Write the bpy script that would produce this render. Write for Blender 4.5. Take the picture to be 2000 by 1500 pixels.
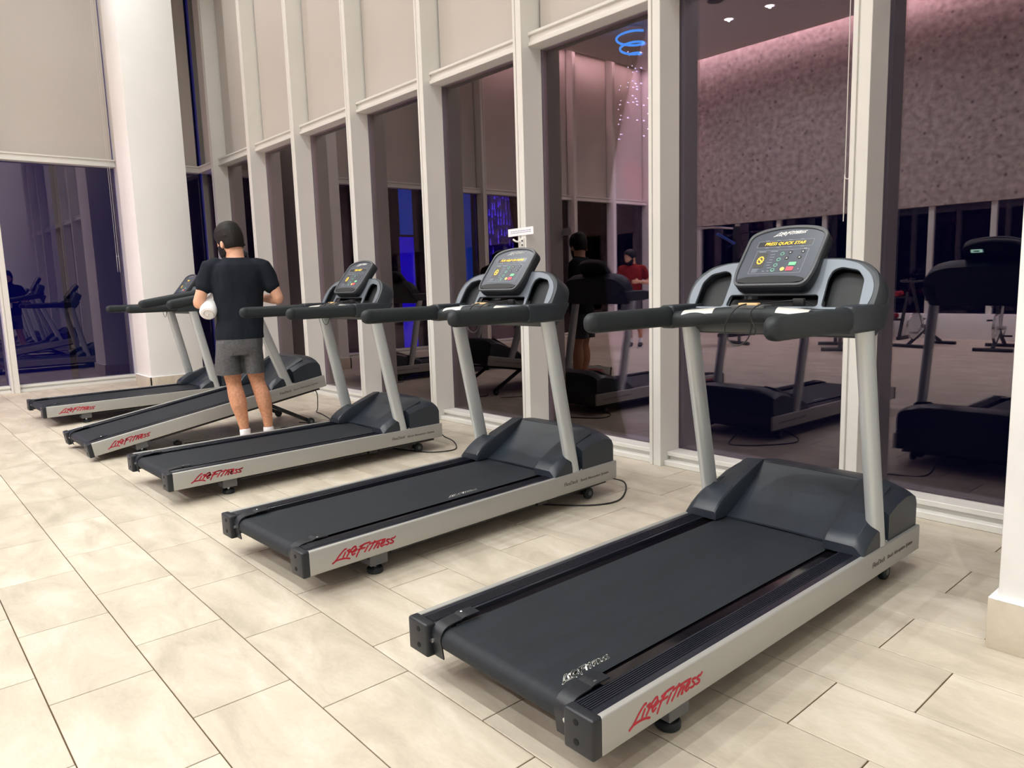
import bpy, bmesh, math, random
from mathutils import Vector, Matrix, noise
random.seed(7)
for o in list(bpy.data.objects): bpy.data.objects.remove(o)
sc = bpy.context.scene
COL = sc.collection
# ------------------------------------------------------------------ camera
FPX, YAW, PITCH, ROLL = 1430.85, 0.8554, -0.1384, -0.0299
CAM = Vector((0.3646, -3.8893, 1.2577))
fwd = Vector((-math.sin(YAW)*math.cos(PITCH), math.cos(YAW)*math.cos(PITCH), math.sin(PITCH)))
rgt0 = Vector((math.cos(YAW), math.sin(YAW), 0)); up0 = rgt0.cross(fwd)
rgt = math.cos(ROLL)*rgt0 + math.sin(ROLL)*up0; upv = -math.sin(ROLL)*rgt0 + math.cos(ROLL)*up0
cd = bpy.data.cameras.new('camera'); cam = bpy.data.objects.new('camera', cd); COL.objects.link(cam)
cd.sensor_width = 36; cd.lens = FPX*36/2000; cd.clip_start = .05; cd.clip_end = 500
M = Matrix.Identity(4)
for i in range(3): M[i][0], M[i][1], M[i][2], M[i][3] = rgt[i], upv[i], -fwd[i], CAM[i]
cam.matrix_world = M; sc.camera = cam
# ------------------------------------------------------------------ world, exposure, lights
w = bpy.data.worlds.new('night'); sc.world = w; w.use_nodes = True
w.node_tree.nodes['Background'].inputs[0].default_value = (.0012, .0016, .011, 1)
w.node_tree.nodes['Background'].inputs[1].default_value = 1.0
sc.view_settings.view_transform = 'Standard'; sc.view_settings.look = 'None'
sc.view_settings.gamma = 1; sc.view_settings.use_curve_mapping = False
sc.view_settings.exposure = -0.24
CEIL = 6.0
ROWX = (1.8, .05, -1.7, -3.45, -5.2, -6.95, -8.7)
LIGHT_XY = [(x, -4.2) for x in ROWX] + [(x, -6.3) for x in ROWX] + [(x, -8.4) for x in (-9.5, -8.63, -7.77, -6.94, -6.08, -5.2, -3.45, -1.7, .05)] + [(x, -1.9) for x in (-9.3, -7.2, -5.1, -3.0, -.9)]
def lamp(name, kind, loc, power, color, **kw):
    l = bpy.data.lights.new(name, kind); l.energy = power; l.color = color
    o = bpy.data.objects.new(name, l); COL.objects.link(o); o.location = loc
    for k, v in kw.items():
        if k == 'rot': o.rotation_euler = v
        else: setattr(l, k, v)
    return o
POW = 45
for i, (x, y) in enumerate(LIGHT_XY):
    k_ = {-8.4: 1.6, -6.3: .9, -4.2: 1.3, -1.9: .50}[y]*({-8.7: .7, -9.5: .5, -8.63: .7, 1.8: .6}.get(x, 1))
    wide = y == -1.9  # row nearest the glass wall is added fill for the upper wall
    lamp('downlight_lamp', 'SPOT', (x, y, CEIL-.03), POW*4.0*k_, (.955, .99, .975), spot_size=math.radians(174 if wide else 150), spot_blend=.3 if wide else .9, shadow_soft_size=.02)
lamp('cove_lamp', 'AREA', (-5.2, -10.37, CEIL+.20), 620, (1, .70, .74), shape='RECTANGLE', size=10.5, size_y=.05, rot=(math.radians(-8), 0, 0), spread=math.radians(150))
lamp('cove_lamp', 'AREA', (-11.04, -7.4, CEIL+.20), 210, (1, .66, .70), shape='RECTANGLE', size=.05, size_y=5.2, rot=(0, math.radians(8), 0), spread=math.radians(150))
AIM = [(.9, -3.9, -.05, -1.18, 1.6), (-.9, -3.9, -.2, -1.18, .9)]
for x, y, tx_, ty_, tz_ in AIM:
    lo_ = lamp('pillar_fill_lamp', 'SPOT', (x, y, CEIL-.03), 230, (.985, .985, .95), spot_size=math.radians(26), spot_blend=.8, shadow_soft_size=.02)  # added narrow spots that brighten the dim right pillar
    lo_.rotation_euler = (Vector((tx_, ty_, tz_))-lo_.location).to_track_quat('-Z', 'Y').to_euler()
ro = lamp('red_lamp', 'SPOT', (-9.0, -8.9, 5.86), 420, (1, .02, .10), spot_size=math.radians(20), spot_blend=1.0, shadow_soft_size=.02)
ro.rotation_euler = (Vector((-11.3, -9.95, 3.5))-ro.location).to_track_quat('-Z', 'Y').to_euler()

# ------------------------------------------------------------------ helpers
def srgb(r, g, b):
    f = lambda c: (c/255/12.92) if c/255 <= .04045 else ((c/255+.055)/1.055)**2.4
    return (f(r), f(g), f(b), 1)
MATS = {}
def mat(name, col, rough=.5, metal=0., spec=.5, nscale=0, namt=0, bump=0, bscale=40, emit=None, estr=1, stretch=None, rvar=0, coat=0):
    if name in MATS: return MATS[name]
    m = bpy.data.materials.new(name); m.use_nodes = True; nt = m.node_tree; b = nt.nodes['Principled BSDF']
    b.inputs['Base Color'].default_value = col; b.inputs['Roughness'].default_value = rough
    b.inputs['Metallic'].default_value = metal; b.inputs['Specular IOR Level'].default_value = spec
    if coat: b.inputs['Coat Weight'].default_value = coat
    tc = nt.nodes.new('ShaderNodeTexCoord'); mp = nt.nodes.new('ShaderNodeMapping')
    nt.links.new(tc.outputs['Object'], mp.inputs[0])
    if stretch: mp.inputs['Scale'].default_value = stretch
    if nscale:
        n = nt.nodes.new('ShaderNodeTexNoise'); n.inputs['Scale'].default_value = nscale; n.inputs['Detail'].default_value = 5
        nt.links.new(mp.outputs[0], n.inputs[0])
        r = nt.nodes.new('ShaderNodeValToRGB'); r.color_ramp.elements[0].position = .3; r.color_ramp.elements[1].position = .7
        c0 = tuple(max(0, c*(1-namt)) for c in col[:3])+(1,); c1 = tuple(min(1, c*(1+namt)) for c in col[:3])+(1,)
        r.color_ramp.elements[0].color = c0; r.color_ramp.elements[1].color = c1
        nt.links.new(n.outputs[0], r.inputs[0]); nt.links.new(r.outputs[0], b.inputs['Base Color'])
        if rvar:
            mr = nt.nodes.new('ShaderNodeMapRange'); mr.inputs[3].default_value = rough-rvar; mr.inputs[4].default_value = rough+rvar
            nt.links.new(n.outputs[0], mr.inputs[0]); nt.links.new(mr.outputs[0], b.inputs['Roughness'])
    if bump:
        n2 = nt.nodes.new('ShaderNodeTexNoise'); n2.inputs['Scale'].default_value = bscale; n2.inputs['Detail'].default_value = 3
        nt.links.new(mp.outputs[0], n2.inputs[0]); bp = nt.nodes.new('ShaderNodeBump'); bp.inputs['Strength'].default_value = bump; bp.inputs['Distance'].default_value = .002
        nt.links.new(n2.outputs[0], bp.inputs['Height']); nt.links.new(bp.outputs[0], b.inputs['Normal'])
    if emit:
        b.inputs['Emission Color'].default_value = emit; b.inputs['Emission Strength'].default_value = estr
    MATS[name] = m; return m

def link(o, parent=None):
    COL.objects.link(o)
    if parent: o.parent = parent
    return o
def mesh_obj(name, bm, m, parent=None, smooth=False, auto=None):
    me = bpy.data.meshes.new(name); bmesh.ops.recalc_face_normals(bm, faces=bm.faces); bm.to_mesh(me); bm.free()
    ms = m if isinstance(m, (list, tuple)) else [m]
    for mm in ms: me.materials.append(mm)
    if smooth or auto:
        for p in me.polygons: p.use_smooth = True
    o = bpy.data.objects.new(name, me)
    if auto: me.set_sharp_from_angle(angle=math.radians(auto))
    return link(o, parent)
def tag(o, label=None, cat=None, group=None, kind=None):
    if label: o['label'] = label
    if cat: o['category'] = cat
    if group: o['group'] = group
    if kind: o['kind'] = kind
    return o
def empty(name, loc=(0, 0, 0), rz=0, **kw):
    o = bpy.data.objects.new(name, None); o.empty_display_size = .1; COL.objects.link(o)
    o.location = loc; o.rotation_euler = (0, 0, rz); return tag(o, **kw)
def box(bm, lo, hi, bev=0, seg=2, mtx=None):
    lo = Vector(lo); hi = Vector(hi); c = (lo+hi)/2; s = hi-lo
    t = Matrix.Translation(c) @ Matrix.Diagonal((*s, 1))
    r = bmesh.ops.create_cube(bm, size=1, matrix=t); vs = r['verts']
    if bev:
        es = list({e for v in vs for e in v.link_edges})
        rb = bmesh.ops.bevel(bm, geom=es, offset=min(bev, min(s)*.49), segments=seg, profile=.5, affect='EDGES')
        vs = list({v for f in rb['faces'] for v in f.verts} | {v for v in vs if v.is_valid})
    if mtx is not None: bmesh.ops.transform(bm, matrix=mtx, verts=[v for v in vs if v.is_valid])
    return vs
def B(name, lo, hi, m, parent=None, bev=0, seg=2, mtx=None):
    bm = bmesh.new(); box(bm, lo, hi, bev, seg, mtx); return mesh_obj(name, bm, m, parent, auto=35 if bev else None)
def ring_pts(c, r, u, rx, ry, n=24, e=2.0):
    out = []
    for k in range(n):
        a = 2*math.pi*k/n; ca, sa = math.cos(a), math.sin(a)
        x = math.copysign(abs(ca)**(2/e), ca)*rx; y = math.copysign(abs(sa)**(2/e), sa)*ry
        out.append(Vector(c)+Vector(r)*x+Vector(u)*y)
    return out
def loft(bm, rings, cap=True, mtx=None):
    """rings: (center, right, up, rx, ry[, exponent])"""
    vv = []
    n = 24
    for R in rings:
        pts = ring_pts(R[0], R[1], R[2], R[3], R[4], n, R[5] if len(R) > 5 else 2.0)
        vv.append([bm.verts.new(mtx @ p if mtx else p) for p in pts])
    for a, b in zip(vv, vv[1:]):
        for k in range(n): bm.faces.new((a[k], a[(k+1) % n], b[(k+1) % n], b[k]))
    if cap: bm.faces.new(vv[0][::-1]); bm.faces.new(vv[-1])
    return vv
def catmull(P, sub=6):
    P = [Vector(p) for p in P]
    if len(P) < 3: return P
    Q = [P[0]*2-P[1]]+P+[P[-1]*2-P[-2]]; out = []
    for i in range(1, len(Q)-2):
        for s in range(sub):
            t = s/sub; a, b, c, d = Q[i-1], Q[i], Q[i+1], Q[i+2]
            out.append(.5*((2*b)+(c-a)*t+(2*a-5*b+4*c-d)*t*t+(3*b-a-3*c+d)*t**3))
    out.append(P[-1]); return out
def tube(bm, P, r, n=10, sub=6, smooth=True, closed=False):
    P = catmull(P, sub) if smooth else [Vector(p) for p in P]
    rr = r if callable(r) else (lambda t: r)
    t0 = (P[1]-P[0]).normalized(); u = t0.orthogonal().normalized(); vv = []
    for i, p in enumerate(P):
        t = (P[min(i+1, len(P)-1)]-P[max(i-1, 0)]).normalized()
        u = (u-t*u.dot(t)).normalized(); v = t.cross(u); q = rr(i/(len(P)-1))
        vv.append([bm.verts.new(p+(u*math.cos(2*math.pi*k/n)+v*math.sin(2*math.pi*k/n))*q) for k in range(n)])
    for a, b in zip(vv, vv[1:]):
        for k in range(n): bm.faces.new((a[k], a[(k+1) % n], b[(k+1) % n], b[k]))
    bm.faces.new(vv[0][::-1]); bm.faces.new(vv[-1])
def T(name, P, r, m, parent=None, n=10, smooth=True, sub=6):
    bm = bmesh.new(); tube(bm, P, r, n, sub, smooth); return mesh_obj(name, bm, m, parent, auto=50)
def cyl(bm, a, b, r, n=24, r2=None, bev=0):
    a = Vector(a); b = Vector(b); d = (b-a).normalized(); u = d.orthogonal().normalized(); v = d.cross(u)
    R = [(a, u, v, r if not bev else r-bev, r if not bev else r-bev)]
    r2 = r if r2 is None else r2
    if bev: R += [(a+d*bev, u, v, r, r), (b-d*bev, u, v, r2, r2), (b, u, v, r2-bev, r2-bev)]
    else: R += [(b, u, v, r2, r2)]
    loft(bm, R)
def Cy(name, a, b, r, m, parent=None, r2=None, bev=0):
    bm = bmesh.new(); cyl(bm, a, b, r, r2=r2, bev=bev); return mesh_obj(name, bm, m, parent, auto=40)
def from_curve(cu, name, m, parent, mtx):
    o = bpy.data.objects.new('tmp', cu); COL.objects.link(o)
    dg = bpy.context.evaluated_depsgraph_get(); dg.update()
    me = bpy.data.meshes.new_from_object(o.evaluated_get(dg)); bpy.data.objects.remove(o); bpy.data.curves.remove(cu)
    me.name = name; me.transform(mtx); me.materials.clear(); me.materials.append(m)
    for p in me.polygons: p.material_index = 0; p.use_smooth = True
    me.set_sharp_from_angle(angle=math.radians(35))
    return link(bpy.data.objects.new(name, me), parent)
def plate(name, outlines, z0, z1, m, parent, mtx, bev=0):
    """2D outlines (first outer, others holes) filled and extruded between z0 and z1 along local z"""
    cu = bpy.data.curves.new(name, 'CURVE'); cu.dimensions = '2D'; cu.fill_mode = 'BOTH'
    for pts in outlines:
        s = cu.splines.new('POLY'); s.points.add(len(pts)-1); s.use_cyclic_u = True
        for p, q in zip(s.points, pts): p.co = (q[0], q[1], 0, 1)
    h = (z1-z0)/2; cu.extrude = max(h-bev, 1e-4); cu.bevel_depth = bev; cu.bevel_resolution = 1; cu.offset = -bev
    return from_curve(cu, name, m, parent, mtx @ Matrix.Translation((0, 0, (z0+z1)/2)))
def text(name, s, size, m, parent, mtx, shear=0, depth=.0006, align='CENTER', sx=1):
    cu = bpy.data.curves.new(name, 'FONT'); cu.body = s; cu.size = size; cu.shear = shear; cu.extrude = depth/2
    cu.align_x = align; cu.align_y = 'CENTER'; cu.resolution_u = 3
    return from_curve(cu, name, m, parent, mtx @ Matrix.Diagonal((sx, 1, 1, 1)))
def rounded(pts, r, seg=4):
    """round the corners of a closed 2D polygon"""
    out = []; n = len(pts)
    for i in range(n):
        p = Vector(pts[i]); a = Vector(pts[i-1])-p; b = Vector(pts[(i+1) % n])-p
        rr = min(r, a.length*.45, b.length*.45); A = p+a.normalized()*rr; C = p+b.normalized()*rr
        for k in range(seg+1):
            t = k/seg; q = A*(1-t)**2+p*2*t*(1-t)+C*t*t; out.append((q.x, q.y))
    return out
def ribbons(bm, lines, wdt, scale, mtx):
    """flat brush strokes; lines in logo units"""
    for L in lines:
        P = [Vector((p[0]*scale, p[1]*scale, 0)) for p in L]
        if len(P) > 2: P = catmull(P, 3)
        for i, p in enumerate(P):
            pts = [mtx @ (p+Vector((math.cos(a)*wdt/2, math.sin(a)*wdt/2, 0))) for a in [k*math.pi/4 for k in range(8)]]
            bm.faces.new([bm.verts.new(q) for q in pts])
            if i:
                q = P[i-1]; d = (p-q)
                if d.length < 1e-6: continue
                nn = Vector((-d.y, d.x, 0)).normalized()*wdt/2
                bm.faces.new([bm.verts.new(mtx @ v) for v in (q-nn, p-nn, p+nn, q+nn)])
def frame_m(o, x, y, z):
    m = Matrix.Identity(4)
    for i in range(3): m[i][0], m[i][1], m[i][2], m[i][3] = x[i], y[i], z[i], o[i]
    return m
def copy_tree(o, parent=None):
    c = o.copy(); COL.objects.link(c)
    if parent: c.parent = parent
    for ch in [k for k in KIDS.get(o.name, [])]: copy_tree(ch, c)
    return c
KIDS = {}
def index_kids():
    KIDS.clear()
    for o in bpy.data.objects:
        if o.parent: KIDS.setdefault(o.parent.name, []).append(o)

# ------------------------------------------------------------------ materials
WHITE = mat('white_painted_metal', srgb(224, 222, 216), .38, spec=.4, nscale=3, namt=.02)
PLASTER = mat('white_plaster', srgb(239, 239, 237), .75, spec=.2, nscale=1.6, namt=.03, bump=.15, bscale=25)
BLIND = mat('beige_blind_fabric', srgb(196, 190, 183), .85, spec=.1, nscale=.8, namt=.02, bump=.2, bscale=500)
CEILM = mat('ceiling_paint', srgb(214, 208, 203), .9, spec=.1)
def stone_material():
    m = bpy.data.materials.new('beige_porcelain_tile'); m.use_nodes = True; nt = m.node_tree; b = nt.nodes['Principled BSDF']
    L = nt.links.new; N = nt.nodes.new
    geo = N('ShaderNodeNewGeometry'); oi = N('ShaderNodeObjectInfo')
    vm = N('ShaderNodeVectorMath'); vm.operation = 'SCALE'; L(oi.outputs['Random'], vm.inputs['Scale']); vm.inputs[0].default_value = (37, 11, 5)
    ad = N('ShaderNodeVectorMath'); ad.operation = 'ADD'; L(geo.outputs['Position'], ad.inputs[0]); L(vm.outputs[0], ad.inputs[1])
    mp = N('ShaderNodeMapping'); mp.inputs['Scale'].default_value = (1, 2.4, 1); L(ad.outputs[0], mp.inputs[0])
    n = N('ShaderNodeTexNoise'); n.inputs['Scale'].default_value = 2.3; n.inputs['Detail'].default_value = 6; n.inputs['Roughness'].default_value = .62; n.inputs['Distortion'].default_value = .7; L(mp.outputs[0], n.inputs[0])
    r = N('ShaderNodeValToRGB'); E = r.color_ramp.elements
    E[0].position = .32; E[0].color = srgb(187, 177, 160); E[1].position = .66; E[1].color = srgb(216, 207, 191)
    e = E.new(.5); e.color = srgb(204, 194, 176)
    L(n.outputs[0], r.inputs[0])
    n2 = N('ShaderNodeTexNoise'); n2.inputs['Scale'].default_value = 42; n2.inputs['Detail'].default_value = 4; L(mp.outputs[0], n2.inputs[0])
    mx = N('ShaderNodeMix'); mx.data_type = 'RGBA'; mx.blend_type = 'MULTIPLY'; mx.inputs[0].default_value = .16
    L(r.outputs[0], mx.inputs[6]); L(n2.outputs[0], mx.inputs[7])
    hs = N('ShaderNodeHueSaturation'); mr = N('ShaderNodeMapRange'); mr.inputs[3].default_value = .95; mr.inputs[4].default_value = 1.04
    L(oi.outputs['Random'], mr.inputs[0]); L(mr.outputs[0], hs.inputs['Value']); L(mx.outputs[2], hs.inputs['Color']); L(hs.outputs[0], b.inputs['Base Color'])
    m2 = N('ShaderNodeMapRange'); m2.inputs[3].default_value = .34; m2.inputs[4].default_value = .5; L(n.outputs[0], m2.inputs[0]); L(m2.outputs[0], b.inputs['Roughness'])
    b.inputs['Specular IOR Level'].default_value = .35
    return m
TILE = stone_material()
GROUT = mat('brown_grout', srgb(92, 74, 54), .9, spec=.1)
def glass_material():
    m = bpy.data.materials.new('dark_coated_glass'); m.use_nodes = True; nt = m.node_tree; nt.nodes.remove(nt.nodes['Principled BSDF'])
    L = nt.links.new; N = nt.nodes.new; out = nt.nodes['Material Output']
    tr = N('ShaderNodeBsdfTransparent'); tr.inputs[0].default_value = (.62, .66, .78, 1)
    gl = N('ShaderNodeBsdfGlossy'); gl.inputs['Roughness'].default_value = .0; gl.inputs[0].default_value = (1, .85, .89, 1)
    fr = N('ShaderNodeFresnel'); fr.inputs[0].default_value = 1.5
    mr = N('ShaderNodeMapRange'); mr.inputs[1].default_value = .04; mr.inputs[2].default_value = .62; mr.inputs[3].default_value = .10; mr.inputs[4].default_value = 1; L(fr.outputs[0], mr.inputs[0])
    mx = N('ShaderNodeMixShader'); L(mr.outputs[0], mx.inputs[0]); L(tr.outputs[0], mx.inputs[1]); L(gl.outputs[0], mx.inputs[2]); L(mx.outputs[0], out.inputs[0])
    return m
GLASS = glass_material()
def panel_material():
    m = bpy.data.materials.new('mottled_wall_covering'); m.use_nodes = True; nt = m.node_tree; b = nt.nodes['Principled BSDF']
    L = nt.links.new; N = nt.nodes.new; tc = N('ShaderNodeTexCoord')
    v = N('ShaderNodeTexVoronoi'); v.inputs['Scale'].default_value = 5.5; L(tc.outputs['Object'], v.inputs[0])
    n = N('ShaderNodeTexNoise'); n.inputs['Scale'].default_value = 9; n.inputs['Detail'].default_value = 9; L(tc.outputs['Object'], n.inputs[0])
    r1 = N('ShaderNodeValToRGB'); r1.color_ramp.elements[0].position = .06; r1.color_ramp.elements[0].color = (.45, .40, .42, 1); r1.color_ramp.elements[1].position = .22; L(v.outputs['Distance'], r1.inputs[0])
    r2 = N('ShaderNodeValToRGB'); r2.color_ramp.elements[0].position = .35; r2.color_ramp.elements[0].color = srgb(158, 144, 134); r2.color_ramp.elements[1].position = .65; r2.color_ramp.elements[1].color = srgb(200, 187, 176); L(n.outputs[0], r2.inputs[0])
    mx = N('ShaderNodeMix'); mx.data_type = 'RGBA'; mx.blend_type = 'MULTIPLY'; mx.inputs[0].default_value = 1; L(r2.outputs[0], mx.inputs[6]); L(r1.outputs[0], mx.inputs[7]); L(mx.outputs[2], b.inputs['Base Color'])
    b.inputs['Roughness'].default_value = .8
    return m
MOTTLE = panel_material()
SILVER = mat('brushed_silver_panel', srgb(170, 170, 166), .42, metal=.35, spec=.4, nscale=6, namt=.02, stretch=(1, .15, 1))
POSTM = mat('silver_painted_post', srgb(196, 202, 203), .36, metal=.4, spec=.5)
BLACKP = mat('black_satin_plastic', srgb(28, 32, 38), .42, spec=.45, nscale=9, namt=.06, bump=.1, bscale=300)
COVER = mat('charcoal_motor_cover', srgb(36, 44, 53), .36, spec=.5, nscale=4, namt=.05, bump=.08, bscale=400)
RUBBER = mat('black_grip_rubber', srgb(29, 36, 40), .55, spec=.4, bump=.15, bscale=350)
RAILM = mat('black_ribbed_rail', srgb(28, 32, 42), .24, spec=.6)
DECKM = mat('black_gloss_deck', srgb(20, 17, 22), .12, spec=.6)
BELTM = mat('black_running_belt', srgb(29, 35, 41), .62, spec=.35, nscale=7, namt=.16, stretch=(6, .6, 1), bump=.3, bscale=260)
FACEM = mat('grey_console_face', srgb(108, 116, 125), .38, metal=.25, spec=.5)
SHELL = mat('dark_console_shell', srgb(42, 48, 54), .42, spec=.5)
INSET = mat('dark_holder_insert', srgb(18, 22, 25), .5, spec=.4)
PANELM = mat('slate_display_overlay', srgb(64, 71, 83), .3, spec=.5, coat=.2)
RIM = mat('console_rim_grey', srgb(76, 79, 83), .35, spec=.5)
AMBER = mat('amber_led', srgb(240, 180, 30), .5, emit=(1, .62, .05, 1), estr=1.6)
WPRINT = mat('white_print', srgb(236, 236, 232), .5)
RPRINT = mat('red_print', srgb(178, 8, 44), .5)
DPRINT = mat('dark_print', srgb(52, 44, 40), .5)
LINEP = mat('thin_grey_print', srgb(170, 178, 188), .5)
GREEN = mat('green_key', srgb(120, 200, 150), .4); REDK = mat('red_key', srgb(225, 80, 96), .4); YELK = mat('yellow_key', srgb(235, 205, 110), .4)
DGREEN = mat('dark_green_key', srgb(74, 120, 100), .4); DARKK = mat('dark_key', srgb(30, 33, 38), .4)
CHROME = mat('bright_steel', srgb(210, 212, 214), .22, metal=.9)
CORDM = mat('black_cord', srgb(22, 22, 24), .5)
FRAMEM = mat('black_frame_steel', srgb(26, 26, 28), .45)
GRAYF = mat('grey_bracket', srgb(92, 94, 96), .45)

# ------------------------------------------------------------------ floor
X0, X1, Y0, Y1 = -11.5, 3.6, -10.55, .26
floor = B('floor', (X0, Y0, -.12), (X1, Y1, -.004), GROUT); tag(floor, 'beige rectangular floor tiles with thin brown joints', kind='structure')
TX, TY, TL, TW, TR = -2.8051, -3.6085, .6111, .3069, .0031
g = .004
bm = bmesh.new(); box(bm, (g/2, g/2, -.01), (TL-g/2, TW-g/2, 0), .0012, 1)
tile_me = bpy.data.meshes.new('tile'); bm.to_mesh(tile_me); bm.free(); tile_me.materials.append(TILE)
def proj(p):
    v = Vector(p)-CAM; z = v.dot(fwd)
    if z < .1: return None
    return (1000+FPX*v.dot(rgt)/z, 750-FPX*v.dot(upv)/z)
cells = []
for j in range(-24, 14):
    off = 0 if j % 2 == 0 else .386
    for i in range(-16, 12):
        a, b = i*TL+off, j*TW
        x = TX+a*math.cos(TR)-b*math.sin(TR); y = TY+a*math.sin(TR)+b*math.cos(TR)
        if x < X0-TL or x > X1 or y < Y0-TW or y > Y1: continue
        P = [proj((x+dx, y+dy, 0)) for dx, dy in ((0, 0), (TL, 0), (TL, TW), (0, TW))]
        ar = 0
        if all(P):
            cx = sum(p[0] for p in P)/4; cy = sum(p[1] for p in P)/4
            if -150 < cx < 2150 and cy < 1700:
                ar = abs(sum(P[k][0]*P[(k+1) % 4][1]-P[(k+1) % 4][0]*P[k][1] for k in range(4)))/2
        cells.append((ar, x, y))
cells.sort(key=lambda c: -c[0])
rest = bmesh.new()
for k, (ar, x, y) in enumerate(cells):
    if k < 300 and ar > 60:
        o = bpy.data.objects.new('tile', tile_me); link(o, floor); o.location = (x, y, 0); o.rotation_euler = (0, 0, TR)
    else: box(rest, (x+g/2, y+g/2, -.01), (x+TL-g/2, y+TW-g/2, 0))
o = mesh_obj('far_tiles', rest, TILE, floor); tag(o, kind='stuff')
# ------------------------------------------------------------------ shell of the room
def S(name, lo, hi, m, **kw):
    o = B(name, lo, hi, m, bev=kw.pop('bev', 0)); return tag(o, kind='structure', **kw)
S('ceiling_cap', (X0-.2, Y0-.3, CEIL+.42), (X1+.2, .5, CEIL+.5), CEILM)
S('ceiling', (-10.86, -10.18, CEIL), (X1+.2, .5, CEIL+.12), CEILM, label='flat pale ceiling high above the treadmills')
S('wall_south', (X0, -10.75, 2.4), (X1, -10.45, CEIL+.42), MOTTLE, label='mottled pinkish wall covering above the dark south windows')
S('wall_east', (3.55, -10.5, 0), (3.75, .5, CEIL), PLASTER, label='plain white end wall behind the camera side')
GY, TYF, ZT, MW = .1996, .0695, 3.0075, .0952
MX = [-1.4124+1.2925*k for k in (1, 2, 3)][::-1]+[-1.4124, -2.7081, -3.9873, -5.28, -6.5798, -7.8766, -9.1678, -10.4793]
XWF, XWT, XWG = -11.12, -11.25, -11.385
def mullion(name, label, mtx):
    """local: x across (0..MW), y depth towards glass, z up"""
    bm = bmesh.new()
    box(bm, (0, 0, 0), (.026, .05, CEIL+.42), .002, 1, mtx); box(bm, (.024, .012, 0), (.038, .06, CEIL+.42), 0, 1, mtx)
    box(bm, (.036, -.002, 0), (MW, GY+.06, CEIL+.42), .002, 1, mtx); box(bm, (0.004, .045, 0), (.04, GY+.06, CEIL+.42), 0, 1, mtx)
    o = mesh_obj(name, bm, WHITE, auto=35); return tag(o, label, kind='structure')
def bay(idx, w, mtx, label, blind=True, chain=None, bl_label='', zt=ZT):
    """local: x 0..w between mullion faces, y depth (0 mullion front, GY glass), z up"""
    r = empty('window_%d' % idx); tag(r, label, kind='structure')
    def bx(n, parts, m, bev=.003):
        bm = bmesh.new()
        for lo, hi in parts: box(bm, lo, hi, bev, 1, mtx)
        return mesh_obj(n, bm, m, r, auto=35)
    t = TYF
    bx('transom', [((0, t, zt), (w, GY+.05, zt+.028)), ((0, t+.02, zt+.02), (w, GY+.05, zt+.085)), ((0, t, zt+.078), (w, GY+.05, zt+.10))], WHITE)
    bx('sill', [((0, t, .062), (w, GY+.06, .091)), ((0, t+.024, .03), (w, GY+.05, .066)), ((0, t-.035, 0), (w, GY+.05, .036))], WHITE)
    bx('lower_pane', [((0, GY, .085), (w, GY+.012, zt+.01))], GLASS, 0)
    bx('upper_pane', [((0, GY, zt+.09), (w, GY+.012, CEIL+.4))], GLASS, 0)
    if blind:
        bm = bmesh.new(); box(bm, (.017, GY-.012, zt+.101), (w-.012, GY-.009, CEIL+.3), 0, 1, mtx)
        b = mesh_obj('roller_blind', bm, BLIND); tag(b, bl_label, 'blind', 'beige roller blinds drawn over the high panes')
        bm = bmesh.new(); cyl(bm, mtx @ Vector((.01, GY-.03, CEIL+.34)), mtx @ Vector((w-.01, GY-.03, CEIL+.34)), .028)
        mesh_obj('roller', bm, WHITE, b, auto=40)
        bm = bmesh.new(); box(bm, (.017, GY-.016, zt+.101), (w-.012, GY-.006, zt+.122), .002, 1, mtx); mesh_obj('bottom_bar', bm, BLIND, b)
        if chain:
            x, z, yy = chain
            bm = bmesh.new(); tube(bm, [mtx @ Vector(p) for p in ((x, yy, CEIL-.1), (x, yy, z+.1), (x-.002, yy, z+.02), (x+.012, yy, z-.004), (x+.026, yy, z+.02), (x+.024, yy, z+.1), (x+.022, yy, CEIL-.1))], .0022, 6, 5)
            mesh_obj('bead_chain', bm, WHITE, b)
    return r
I4 = Matrix.Identity(4)
ordn = ['first', 'second', 'third', 'fourth', 'fifth', 'sixth', 'seventh', 'eighth', 'ninth', 'tenth', 'eleventh', 'twelfth']
k = 0
names = [None]*20
for i, x in enumerate(MX):
    k += 1; mullion('trim_%d' % k, 'white grooved window post of the long glass wall', Matrix.Translation((x, 0, 0)))
wn = 0
edges = [3.5]+MX+[XWT-MW+.012]
pos = {1: 'behind the right pillar', 3: 'nearest the right pillar', 4: 'second from the right pillar, above the fourth window from it'}
for i in range(len(edges)-1):
    xl = edges[i+1]+MW; xr = edges[i]; wn += 1
    if xr-xl < .1: continue
    chain = None; n = i-3
    if i == 4-1: chain = None
    bl = 'beige blind in the %s bay of the long glass wall left of the right pillar' % ordn[n] if n >= 0 else ['beige roller blind at the far end beyond the right pillar', 'beige roller blind one bay beyond the right pillar', 'beige roller blind in the bay behind the right pillar'][i]
    if i == 4: chain = (xr-xl-.045, 1.745, .06)
    bay(wn, xr-xl, Matrix.Translation((xl, 0, 0)), 'tall dark window bay of the long glass wall', chain=chain, bl_label=bl)
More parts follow.
